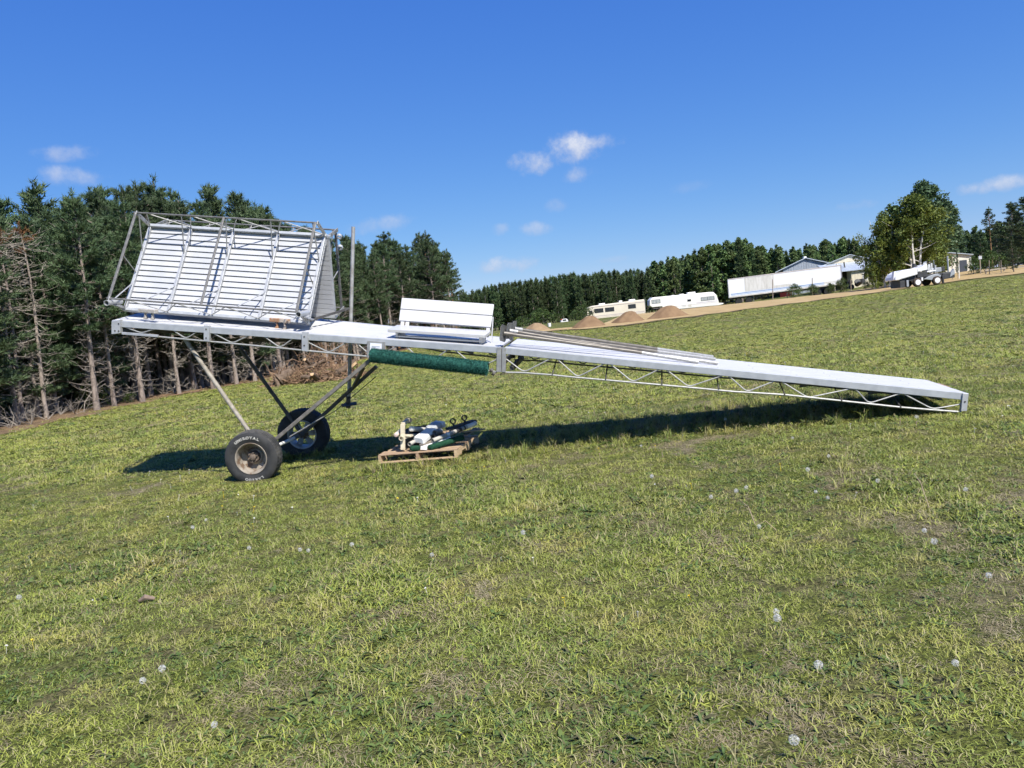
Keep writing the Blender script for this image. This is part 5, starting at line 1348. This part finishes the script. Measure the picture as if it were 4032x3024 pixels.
MB().tube([(40.62, mY + .6, 2.5), (40.60, mY + .6, 3.25)], .03, 8).build('exhaust', mlg, mc)

# ------------------------------------------------------------------ buildings
gm = mat('grey_metal_siding', (.34, .38, .43), (.25, .28, .32), 2.0, rough=.5, stretch=(3, 3, .12), metal=.2)
roof_m = mat('metal_roof', (.48, .53, .58), (.40, .45, .50), 1.0, rough=.4, metal=.3)
crm = mat('cream_siding', (.62, .57, .44), (.56, .51, .39), 2, rough=.6, stretch=(3, 3, .2))
wtrim = mat('white_trim', (.78, .78, .76), rough=.5)
dark_in = mat('inside_shade', (.018, .018, .02), rough=.9)  # near-black colour stands in for unlit interiors
def ribs(x0, x1, y, zf, m_, parent, step=.45):
    x = x0
    while x < x1:
        zb, zt = zf(x); part_box('siding_rib', x, x + .06, y - .03, y, zb, zt, m_, parent); x += step
b = thing('metal_shed', (53, 140, 1), 'grey metal shed with a wide gable rising behind the semi trailer', 'shed')
gzb = .4
MB().prism([(49.1, 135, gzb), (49.1, 135, 5.62), (53.06, 135, 7.05), (57.3, 135, 5.75), (57.3, 135, gzb)], (6.6, 16, 0)).build('wall', gm, b)
ribs(49.2, 57.2, 135, lambda x: (gzb, 5.55 + (1.42 * (x - 49.1) / 3.96 if x < 53.06 else 1.42 - 1.25 * (x - 53.06) / 4.24)), gm, b)
for (x0, z0, x1, z1) in ((47.6, 5.25, 53.06, 7.22), (53.06, 7.22, 57.9, 5.70)):
    MB().slab((x0, 134.7, z0), (x1, 134.7, z1), (x1 + 6.8, 151.3, z1), (x0 + 6.8, 151.3, z0), (0, 0, -.12)).build('roof', roof_m, b)
    MB().slab((x0, 134.62, z0), (x1, 134.62, z1), (x1, 134.72, z1), (x0, 134.72, z0), (0, 0, -.14)).build('fascia', roof_m, b)
part_box('ridge_vent', 52.85, 53.3, 134.8, 135.4, 7.15, 7.42, wtrim, b)
b = thing('cream_shed', (54, 121, 1), 'cream shed with a grey metal roof half hidden by the birch clump', 'shed')
part_box('wall', 53.3, 60.0, 118, 127, .3, 3.9, crm, b)
ribs(53.4, 56.2, 118, lambda x: (.3, 3.85), crm, b)
part_box('bay_shade', 50.4, 53.28, 119.5, 127, .3, 3.8, dark_in, b)  # solid block, painted dark for the shade inside the bay
part_box('corner_post', 50.6, 50.75, 118, 118.15, .3, 3.85, wood_gray, b)
MB().slab((50.0, 117.6, 3.88), (60.4, 117.6, 3.95), (60.4, 122.5, 5.35), (50.0, 122.5, 5.25), (0, 0, -.1)).build('roof', roof_m, b)
MB().prism([(50.2, 122.6, 5.0), (55.2, 122.6, 6.35), (60.2, 122.6, 5.0)], (2.7, 6, 0)).build('upper_gable', crm, b)
for (x0, z0, x1, z1) in ((49.2, 4.75, 55.2, 6.5), (55.2, 6.5, 61.2, 4.75)): MB().slab((x0, 122.3, z0), (x1, 122.3, z1), (x1 + 2.9, 129, z1), (x0 + 2.9, 129, z0), (0, 0, -.1)).build('roof', roof_m, b)
w = part_box('window', 55.0, 55.7, 117.93, 118.0, 2.2, 3.25, wtrim, b); part_box('pane', 55.1, 55.6, 117.9, 117.94, 2.3, 3.15, dark_in, w)
MB().tube([(51.55, 118.6, 4.1), (51.5, 118.6, 5.1)], .12, 10).build('flue', wtrim, b); MB().tube([(53.1, 119.6, 4.4), (53.0, 119.6, 5.3)], .10, 10).build('flue', steel_dark, b)
b = thing('white_garage', (61, 107, 1), 'white garage with a blue-grey roof and dark open door at right', 'garage')
MB().prism([(57.5, 105, .5), (57.5, 105, 4.0), (60.7, 105, 4.55), (63.75, 105, 4.05), (63.75, 105, .5)], (4.6, 8, 0)).build('wall', mat('garage_siding', (.66, .63, .55), (.60, .57, .50), 2, rough=.6), b)
for (x0, z0, x1, z1) in ((57.2, 4.02, 60.7, 4.72), (60.7, 4.72, 64.0, 4.12)): MB().slab((x0, 104.7, z0), (x1, 104.7, z1), (x1 + 4.8, 113.3, z1), (x0 + 4.8, 113.3, z0), (0, 0, -.12)).build('roof', roof_m, b)
part_box('doorway_shade_slab', 62.2, 63.2, 104.95, 105.02, .6, 3.45, mat('doorway_shade', (.04, .05, .07), rough=.7), b); part_box('corner_trim', 63.6, 63.8, 104.93, 105.05, .5, 4.05, wtrim, b)  # flat dark slab paints the shade inside the open doorway
part_box('side_board', 63.8, 65.2, 105.5, 105.6, .9, 2.9, wtrim, b)

# ------------------------------------------------------------------ fence posts, sign, bits by the road
post_m = mat('weathered_post', (.30, .26, .21), (.20, .17, .14), 5, rough=.9)
def stick_post(px, py0, py1, Y, name, label, r=.05, m_=None, group='posts beside the road'):
    a, b_ = at(px, py1, Y), at(px, py0, Y); a[2] = min(a[2], float(gz(a[0], Y)) - .1); t = MB().tube([a, b_], [r, r * .9], 8).build(name, m_ or post_m); tag(t, label, 'post', group)
rT = rg(2800, 980, 3.16)
for (x, y0, y1, lab) in ((765, 380, 600, 'thin metal post in front of the trailer\'s worn patch'), (1258, 362, 540, 'leaning wooden post in front of the trailer, right of its middle'), (1738, 370, 480, 'short wooden post right of the trailer\'s end'), (945, 545, 580, 'short stub post under the trailer'), (985, 540, 578, 'second stub post under the trailer, paler'), (1020, 520, 572, 'third stub post under the trailer, tallest')):
    stick_post(*[q for q in (rT(x, y0)[0], rT(x, y0)[1], rT(x, y1)[1])], 98 if x < 1300 else 96, 'fence_post', lab, .06)
rG = rg(3350, 700, 3.243)
for (x, y0, y1, lab) in ((1765, 1050, 1110, 'fence post left of the wooden gate post at far right'), (1917, 1052, 1150, 'pale wooden gate post at far right'), (1380, 1110, 1220, 'white post in front of the garage'), (1290, 1000, 1190, 'tall grey post in front of the garage')):
    xx, ya = rG(x, y0); stick_post(xx, ya, rG(x, y1)[1], 86, 'fence_post', lab, .045, wtrim if 'white' in lab else None)
xx, ya = rG(1650, 1020); P = at(xx, ya, 90)
s = thing('road_sign', (P[0], 90, float(gz(P[0], 90))), 'small grey square sign on a post by the far right trees', 'sign')
part_box('sign_panel', P[0] - .19, P[0] + .19, 89.95, 90, P[2] - .18, P[2] + .18, mat('sign_grey', (.45, .47, .5), rough=.5), s); part_box('sign_post', P[0] - .05, P[0] + .05, 90.0, 90.1, float(gz(P[0], 90)), P[2] + .3, post_m, s)
P = at(3980, 1055, 88); t = thing('wooden_rail', (P[0], 88, float(gz(P[0], 88))), 'low wooden rail fence beside the gate post at far right', 'fence')
MB().bar(P + np.array([-3, 0, 0]), P + np.array([-.6, 0, .05]), .1, .14).build('rail', wood_gray, t); MB().bar(P + np.array([.2, 0, 0]), P + np.array([3, 0, .05]), .1, .14).build('rail', wood_gray, t)
for dx in (-2.8, -.7, .3, 2.6): MB().bar(P + np.array([dx, .1, -.6]), P + np.array([dx, .1, .15]), .12, .12, up=(0, 1, 0)).build('rail_post', wood_gray, t)
P = at(2163, 1280, 70); g = float(gz(P[0], 70))
t = thing('white_bucket', (P[0], 70, g), 'small white bucket at the end of the sand road', 'bucket')
MB().lathe([(0, 0), (0, .14), (.34, .17), (.34, .15), (.05, .12)], (P[0], 70, P[2] - .15), UP, 16).build('shell', wtrim, t)
P = at(2222, 1263, 118); t = thing('parked_car', (P[0], 118, float(gz(P[0], 118))), 'distant white car front with a red light beside the shrubs', 'car')
MB().prism([(P[0] + x, 118, P[2] + z) for x, z in [(-.5, -.5), (-.55, -.05), (-.3, .25), (.35, .3), (.6, .05), (.6, -.5)]], (0, 1.6, 0)).build('body', wtrim, t, bevel=.08)
part_box('windscreen', P[0] - .2, P[0] + .3, 117.95, 118, P[2] + .02, P[2] + .22, glass, t); part_box('tail_light', P[0] - .5, P[0] - .3, 117.95, 118, P[2] + .15, P[2] + .3, mat('red_light', (.5, .05, .03), rough=.4), t)
# old machinery and weeds along the far side of the road
for i, (x, y, s, lab) in enumerate(((3130, 1150, 1.7, 'weedy green bush in front of the trailer\'s middle'), (3200, 1142, 1.4, 'small weedy bush beside the leaning post'), (3270, 1130, 1.3, 'bush of tall weeds at the trailer\'s right end'), (3315, 1118, 1.7, 'tallest weedy bush at the trailer\'s right corner'), (3410, 1112, .9, 'green bush in front of the cream shed'),
                                    (3460, 1104, 1.8, 'low bush under the small birch'), (3840, 1062, 2.0, 'bush right of the white garage'), (3900, 1050, 2.4, 'green bush beside the road sign'), (3960, 1060, 1.5, 'low bush near the gate post'))):
    P = at(x, y, 97 if x < 3500 else 92); plant_tree('shrub', P[0], P[1], s, 'shrub', lab, 'shrub')
P = at(3378, 1112, 100); t = thing('scrap_heap', (P[0], 100, float(gz(P[0], 100))), 'dark scrap machinery in weeds before the cream shed', 'scrap')
for i in range(7):
    c = P + np.array([rp.uniform(-1, 1), rp.uniform(0, .8), rp.uniform(-.5, .2)])
    MB().lathe([(-.1, .0), (-.1, rp.uniform(.2, .42)), (.1, .35), (.1, 0)], c, unit([rp.gauss(0, .4), -1, rp.gauss(0, .3)]), 14).build('scrap_wheel', mgry, t)

# ------------------------------------------------------------------ grass, weeds and flowers
def blade_material(name, greens, dry, patch=.45):
    m = bpy.data.materials.new(name); m.use_nodes = True
    nt = m.node_tree; nt.nodes.clear(); N = nt.nodes.new; L = nt.links.new
    out = N('ShaderNodeOutputMaterial'); p = N('ShaderNodeBsdfPrincipled'); p.inputs['Roughness'].default_value = .55; p.inputs['Specular IOR Level'].default_value = .3
    oi = N('ShaderNodeObjectInfo'); geo = N('ShaderNodeNewGeometry')
    def noise(s, d=3):
        n = N('ShaderNodeTexNoise'); n.inputs['Scale'].default_value = s; n.inputs['Detail'].default_value = d; L(oi.outputs['Location'], n.inputs['Vector']); return n.outputs['Fac']
    def ramp(f, lo, hi):
        r = N('ShaderNodeMapRange'); r.interpolation_type = 'SMOOTHSTEP'; r.inputs[1].default_value = lo; r.inputs[2].default_value = hi; L(f, r.inputs[0]); return r.outputs[0]
    def mix(f, a, b):
        x = N('ShaderNodeMix'); x.data_type = 'RGBA'; L(f, x.inputs[0])
        for i, q in ((6, a), (7, b)):
            if isinstance(q, tuple): x.inputs[i].default_value = (*q, 1)
            else: L(q, x.inputs[i])
        return x.outputs[2]
    c = mix(ramp(noise(.45, 4), .38, .60), greens[0], greens[1])
    c = mix(ramp(noise(1.3, 4), .47, .66), c, greens[2])
    c = mix(ramp(oi.outputs['Random'], .55, 1.0), c, greens[3])
    c = mix(ramp(geo.outputs['Random Per Island'], 1 - patch, 1.0), c, dry)
    L(c, p.inputs['Base Color'])
    t = N('ShaderNodeBsdfTranslucent'); L(c, t.inputs[0]); x = N('ShaderNodeMixShader'); x.inputs[0].default_value = .15
    L(p.outputs[0], x.inputs[1]); L(t.outputs[0], x.inputs[2]); L(x.outputs[0], out.inputs[0])
    return m
bl_m = blade_material('grass_blades', ((.260, .300, .056), (.165, .220, .044), (.365, .340, .095), (.340, .375, .070)), (.40, .345, .19), .22)
dry_m = blade_material('dry_grass', ((.36, .30, .18), (.31, .26, .15), (.42, .36, .23), (.33, .28, .17)), (.20, .15, .09), .35)
weed_m = blade_material('weed_leaves', ((.105, .160, .040), (.085, .135, .036), (.125, .165, .045), (.140, .190, .048)), (.12, .10, .05), .2)
def tuft(name, seed, n, spread, l0, l1, w0, w1, el0, el1, m_, broad=False):
    rnd = np.random.default_rng(seed); vs = []; fs = []
    for i in range(n):
        az = rnd.uniform(0, 2 * np.pi); rr = spread * math.sqrt(rnd.uniform()); a2 = rnd.uniform(0, 2 * np.pi)
        b = np.array([math.cos(a2) * rr, math.sin(a2) * rr, -.004]); el = rnd.uniform(el0, el1); L_ = rnd.uniform(l0, l1); w = rnd.uniform(w0, w1)
        h = np.array([math.cos(az), math.sin(az), 0]); d = h * math.cos(el) + UP * math.sin(el); s = np.array([-h[1], h[0], 0])
        tw = rnd.uniform(-.6, .6); s = unit(s + UP * tw * .5)
        m1 = b + d * L_ * .5; d2 = unit(d + h * .5 - UP * rnd.uniform(.1, .7)); tip = m1 + d2 * L_ * .5
        k = len(vs)
        if broad: vs += [b - s * w * .2, b + s * w * .2, m1 + s * w * .5, m1 - s * w * .5, tip]; 
        else: vs += [b - s * w * .5, b + s * w * .5, m1 + s * w * .42, m1 - s * w * .42, tip]
        fs += [(k, k + 1, k + 2), (k, k + 2, k + 3), (k + 3, k + 2, k + 4)]
    return raw(name, vs, fs, m_, link=False)
def tuft_collection(name, obs):
    c = bpy.data.collections.new(name)
    for o in obs: c.objects.link(o)
    return c
near_c = tuft_collection('grass_tufts', [
    tuft('tuft_00', 1, 22, .075, .020, .090, .0040, .0085, .25, 1.25, bl_m), tuft('tuft_01', 2, 22, .085, .03, .075, .0045, .0085, .10, .85, bl_m), tuft('tuft_02', 3, 26, .080, .015, .06, .003, .0070, .1, 1.1, bl_m),
    tuft('tuft_03', 4, 22, .08, .03, .09, .0025, .0045, .03, .45, dry_m), tuft('tuft_04', 5, 10, .03, .05, .10, .014, .026, .1, .6, weed_m, True), tuft('tuft_05', 6, 22, .06, .02, .04, .008, .014, .2, 1.0, weed_m, True),
    tuft('tuft_06', 7, 16, .05, .08, .15, .0028, .0045, .7, 1.4, bl_m)])
far_c = tuft_collection('far_grass_tufts', [tuft('far_tuft_00', 11, 30, .16, .05, .11, .008, .014, .3, 1.2, bl_m), tuft('far_tuft_01', 12, 30, .18, .04, .10, .008, .014, .15, .9, bl_m), tuft('far_tuft_02', 13, 22, .16, .04, .09, .007, .011, .1, .7, dry_m), tuft('far_tuft_03', 14, 22, .12, .05, .11, .018, .03, .2, .9, weed_m, True)])
def scatter(name, label, pts, idx, rot, scl, coll, cat='grass'):
    me = bpy.data.meshes.new(name); me.vertices.add(len(pts)); me.vertices.foreach_set('co', np.asarray(pts, np.float32).ravel())
    for nm, ty, dat in (('idx', 'INT', idx.astype(np.int32)), ('scl', 'FLOAT', scl.astype(np.float32))):
        a = me.attributes.new(nm, ty, 'POINT'); a.data.foreach_set('value', dat)
    a = me.attributes.new('rot', 'FLOAT_VECTOR', 'POINT'); a.data.foreach_set('vector', rot.astype(np.float32).ravel())
    o = bpy.data.objects.new(name, me); col.objects.link(o)
    ng = bpy.data.node_groups.new(name + '_scatter', 'GeometryNodeTree')
    ng.interface.new_socket('Geometry', in_out='INPUT', socket_type='NodeSocketGeometry'); ng.interface.new_socket('Geometry', in_out='OUTPUT', socket_type='NodeSocketGeometry')
    N = ng.nodes.new; L = ng.links.new
    gi, go = N('NodeGroupInput'), N('NodeGroupOutput'); ip = N('GeometryNodeInstanceOnPoints'); ci = N('GeometryNodeCollectionInfo')
    ci.inputs['Collection'].default_value = coll; ci.inputs['Separate Children'].default_value = True; ci.inputs['Reset Children'].default_value = True
    def attr(nm, ty):
        n = N('GeometryNodeInputNamedAttribute'); n.data_type = ty; n.inputs[0].default_value = nm; return n.outputs[0]
    m2p = N('GeometryNodeMeshToPoints'); L(gi.outputs[0], m2p.inputs[0]); L(m2p.outputs[0], ip.inputs['Points'])
    L(ci.outputs[0], ip.inputs['Instance']); ip.inputs['Pick Instance'].default_value = True
    L(attr('idx', 'INT'), ip.inputs['Instance Index']); L(attr('rot', 'FLOAT_VECTOR'), ip.inputs['Rotation']); L(attr('scl', 'FLOAT'), ip.inputs['Scale'])
    L(ip.outputs[0], go.inputs[0])
    md = o.modifiers.new('scatter', 'NODES'); md.node_group = ng
    return tag(o, label, cat, kind='stuff')
def lawn_mask(x, y):
    ok = np.ones(len(x), bool)
    ly = np.interp(x, LOW[:, 0], LOW[:, 1], left=1e9, right=1e9); ok &= y < ly - .35
    for k in range(len(x)):
        if x[k] < -4 and y[k] > 16 and behind_edge(x[k], y[k], .15): ok[k] = False
    return ok
rnd = np.random.default_rng(2)
def sample(y0, y1, dens, margin=1.5):
    n = int(dens * (y1 - y0) * (.74 * (y0 + y1) + 2 * margin)); y = rnd.uniform(y0, y1, n * 2); hw = .74 * y + margin; hm = .74 * y1 + margin
    x = rnd.uniform(-hm, hm, n * 2); k = np.abs(x) < hw; return x[k][:n], y[k][:n]
X = []; Yy = []
for y0, y1, d in ((1.9, 3.2, 520), (3.2, 4.5, 500), (4.5, 6, 430), (6, 8, 330), (8, 10.5, 250), (10.5, 14, 170)):
    a, b = sample(y0, y1, d); X.append(a); Yy.append(b)
X = np.concatenate(X); Yy = np.concatenate(Yy)
bare = bareness(X, Yy) + .16 * (vnoise(X, Yy, 4.0, 5) - .5); keep = rnd.uniform(0, 1, len(X)) < np.clip(1.1 - 3.2 * np.clip(bare - .60, 0, 1), .45, 1)
keep &= ~((np.abs(X - WN[0]) < .34) & (Yy > WN[1] - .38) & (Yy < WN[1] + .15))
X, Yy, bare = X[keep], Yy[keep], bare[keep]
u = rnd.uniform(0, 1, len(X)); dryness = .09 + .75 * np.clip((bare - .50 + .30 * (vnoise(X, Yy, 5.0, 15) - .5) + .13 * sm(9, 3.4, Yy)) * 3.4, 0, 1); wz = vnoise(X, Yy, .9, 8)
idx = np.where(u < dryness, 3, rnd.choice([0, 1, 2], len(X)))
w = rnd.uniform(0, 1, len(X)); idx = np.where((w < .08 + .30 * (wz > .62)) & (u > dryness), rnd.choice([4, 5, 5], len(X)), idx); idx = np.where(w > .975, 6, idx)
pts = np.stack([X, Yy, gz(X, Yy)], -1); rot = np.stack([rnd.normal(0, .12, len(X)), rnd.normal(0, .12, len(X)), rnd.uniform(0, 6.28, len(X))], -1)
scl = rnd.uniform(.55, 1.15, len(X)) * (.65 + .6 * vnoise(X, Yy, .9, 12) ** 1.5) * (1 + .03 * (Yy - 4).clip(0, 10))
scatter('lawn_grass', 'short mown grass and weeds covering the field near the camera', pts, idx, rot, scl, near_c)
print('near tufts', len(X))
X = []; Yy = []
for y0, y1, d in ((13.5, 20, 62), (20, 30, 40), (30, 45, 22), (45, 72, 11)):
    a, b = sample(y0, y1, d, 3); X.append(a); Yy.append(b)
X = np.concatenate(X); Yy = np.concatenate(Yy); k = lawn_mask(X, Yy); X, Yy = X[k], Yy[k]
bare = .6 * vnoise(X, Yy, .5, 4) + .4 * vnoise(X, Yy, 1.7, 5); u = rnd.uniform(0, 1, len(X))
idx = np.where(u < .10 + .5 * np.clip((bare - .5) * 3, 0, 1), 2, np.where(u > .93, 3, rnd.choice([0, 1], len(X))))
pts = np.stack([X, Yy, gz(X, Yy)], -1); rot = np.stack([rnd.normal(0, .1, len(X)), rnd.normal(0, .1, len(X)), rnd.uniform(0, 6.28, len(X))], -1)
scl = rnd.uniform(.7, 1.2, len(X)) * (.9 + .012 * (Yy - 14))
scatter('field_grass', 'grass of the rising field behind the dock', pts, idx, rot, scl, far_c)
print('far tufts', len(X))
# clover and small yellow flowers
def flower(name, seed, m_, r, h):
    M = MB(); M.tube([(0, 0, 0), (.004, 0, h)], .0012, 3, caps=False); rr = random.Random(seed)
    for i in range(12):
        a = i * 2.4; d = unit([math.cos(a), math.sin(a), .5 + rr.uniform(-.3, .6)]); s = unit(np.cross(d, UP)); c = np.array([.004, 0, h]); M.add([c - s * r * .3, c + s * r * .3, c + d * r], [(0, 1, 2)])
    return M.build(name, m_, None, local=True, link=False)
fl_c = tuft_collection('meadow_flowers', [flower('flower_00', 1, mat('white_petal', (.72, .70, .66), rough=.7), .014, .05), flower('flower_01', 2, mat('yellow_petal', (.75, .55, .02), rough=.6), .016, .06), flower('flower_02', 3, mat('pink_petal', (.55, .30, .38), rough=.7), .012, .06)])
a, b = sample(4, 26, 2.2); c = .5 * vnoise(a, b, .6, 31) + .5 * vnoise(a, b, 1.5, 32); k = c > .56; a, b = a[k], b[k]; k = lawn_mask(a, b); a, b = a[k], b[k]
idx = rnd.choice([0, 0, 0, 0, 1, 1, 2], len(a)); scatter('meadow_flowers', 'small white clover and yellow flowers dotted through the lawn', np.stack([a, b, gz(a, b)], -1), idx, np.stack([rnd.normal(0, .2, len(a)), rnd.normal(0, .2, len(a)), rnd.uniform(0, 6, len(a))], -1), rnd.uniform(.6, 1.0, len(a)) * (1 + .03 * b), fl_c, 'flowers')
# taller weeds left unmown under the dock
tall_c = tuft_collection('tall_weeds', [tuft('tall_00', 21, 20, .06, .12, .24, .004, .007, .8, 1.45, bl_m), tuft('tall_01', 22, 16, .05, .08, .18, .012, .02, .5, 1.3, weed_m, True), tuft('tall_02', 23, 12, .05, .10, .22, .003, .005, .7, 1.45, dry_m)])
TX = []; 
for i in range(900):
    s = rp.random(); P = deckpt(False, s, rp.uniform(.1, 1.5)); TX.append((P[0] - .25 + rp.gauss(0, .2), P[1] + rp.uniform(-.25, .6)))
for i in range(260): TX.append((rp.uniform(-2.2, 0), rp.choice((rp.uniform(10.05, 10.35), rp.uniform(11.6, 12.3)))))
for i in range(90): a_ = rp.uniform(0, 6.28); c = WF; TX.append((c[0] + math.cos(a_) * .42, c[1] + math.sin(a_) * .28))
TX = np.array(TX); n = len(TX)
scatter('tall_weeds', 'taller unmown grass and weeds under the dock and round the wheels', np.stack([TX[:, 0], TX[:, 1], gz(TX[:, 0], TX[:, 1])], -1), rnd.choice([0, 0, 1, 2], n), np.stack([rnd.normal(0, .1, n), rnd.normal(0, .1, n), rnd.uniform(0, 6, n)], -1), rnd.uniform(.4, 1.0, n), tall_c)
# dandelion clocks
clock_m = mat('seed_fluff', (.80, .79, .76), rough=.9, translucent=.4); stem_m = mat('dandelion_stem', (.30, .27, .13), rough=.7)
def clock(seed):
    r_ = np.random.default_rng(seed); n = 105; g = r_.normal(0, 1, (n, 3)); g /= np.linalg.norm(g, axis=1)[:, None]; R0 = .020
    s = np.cross(g, r_.normal(0, 1, (n, 3))); s /= np.linalg.norm(s, axis=1)[:, None]; t = np.cross(g, s); v = []
    for k in range(n):
        p = g[k] * R0; v += [g[k] * .003, p + s[k] * .0004, p - s[k] * .0004]
        for a in (0, 2.1, 4.2):
            e = math.cos(a) * s[k] + math.sin(a) * t[k]; f = math.cos(a + .6) * s[k] + math.sin(a + .6) * t[k]; v += [p, p + e * .0042 + g[k] * .001, p + f * .0042 + g[k] * .001]
    return raw('seed_head', v, np.arange(len(v)).reshape(-1, 3), clock_m, link=False).data
clocks = [clock(1), clock(2)]
stem_me = MB().tube([(0, 0, -1), (.03, .01, -.5), (0, 0, 0)], .0028, 5).build('stem', stem_m, None, local=True, link=False).data
stem_unit = {}
dl = [(350, 1444), (308, 1470), (648, 1187), (666, 1189), (538, 1183), (416, 1139), (445, 1123), (933, 1198), (1408, 1029), (1590, 1060), (1612, 1053), (1997, 1146), (2018, 1169), (1679, 1335), (1677, 1321), (1768, 1436), (2136, 1243),
      (2064, 1432), (2086, 1057), (1567, 905), (1712, 946), (1790, 985), (463, 1565), (1745, 1014), (1762, 1062), (1788, 1075), (1896, 1038), (41, 1290), (1715, 1598), (1640, 1137), (1130, 1150), (760, 1176), (1536, 1073), (1385, 963), (1980, 900)]
for i, (x, y) in enumerate(dl):
    P = ghit(x * K + 3, y * K + (95 if y > 1300 else 55 if y > 1080 else 28)); top = at(x * K, y * K, P[1]); h = max(.05, top[2] - P[2])
    t = thing('dandelion_clock', (top[0], P[1], float(gz(top[0], P[1]))), 'white dandelion seed head on a thin stalk in the lawn', 'dandelion', 'dandelion clocks in the lawn')
    o = bpy.data.objects.new('seed_head', clocks[i % 2]); col.objects.link(o); o.parent = t; o.location = (0, 0, h); o.rotation_euler = (rp.uniform(0, 3), rp.uniform(0, 3), 0); o.scale = (rp.uniform(.65, 1.0),) * 3
    o = bpy.data.objects.new('stem', stem_me); col.objects.link(o); o.parent = t; o.location = (0, 0, h); o.scale = (1, 1, h)
# pale dry stalks lying in the grass
for i, (a, b, lab) in enumerate((((2925, 2000), (2975, 2075), 'curved dry stalk lying on the lawn below the ramp\'s middle'), ((2980, 2095), (3055, 2095), 'short arched dry stalk right of the curved one'), ((3600, 1885), (3660, 2010), 'long pale dry stalk standing askew at the lawn\'s right'))):
    P, Q = ghit(*a), ghit(*b); t = MB().tube([P + UP * .05, (P + Q) / 2 + UP * .09, Q + UP * .02], .0025, 5).build('dry_stalk', mat('dry_stalk', (.45, .33, .22), rough=.8)); tag(t, lab, 'stalk')
P = ghit(575, 2374); t = MB().tube([P + np.array([-.05, 0, .02]), P + np.array([0, 0, .045]), P + np.array([.06, .02, .02])], [.010, .022, .012], 8).build('stone', mat('field_stone', (.22, .16, .12), (.15, .11, .085), 20, rough=.9)); tag(t, 'small brownish stone lying in the lawn at left', 'stone')
for o in [o for o in bpy.data.objects if o.users_collection == () and o.type == 'MESH' and o.name.split('.')[0] in ('trunk', 'crown', 'dead_branches', 'seed_head', 'stem')]:
    bpy.data.objects.remove(o)

# the rest of the far pine wood, which reads as one dark mass
FP = np.array(FAR_PTS); fo = []
for i in range(4):
    M = bpy.data.meshes.new('far_pine_%d' % i); t_, c_, _, h0 = LIB[('far', i)]
    bm = bmesh.new(); bm.from_mesh(t_); nt_ = len(bm.faces); bm.from_mesh(c_)
    bm.faces.ensure_lookup_table()
    for k in range(nt_, len(bm.faces)): bm.faces[k].material_index = 1
    bm.to_mesh(M); bm.free(); M.materials.append(bark); M.materials.append(needle_f)
    fo.append(bpy.data.objects.new('far_pine_%d' % i, M))
nF = len(FP)
scatter('distant_wood', 'dense mass of dark pines behind the first row of the far wood', FP[:, :3], rnd.integers(0, 4, nF), np.stack([np.zeros(nF), np.zeros(nF), rnd.uniform(0, 6.28, nF)], -1), FP[:, 3] / 10.0, tuft_collection('far_pines', fo), 'wood')
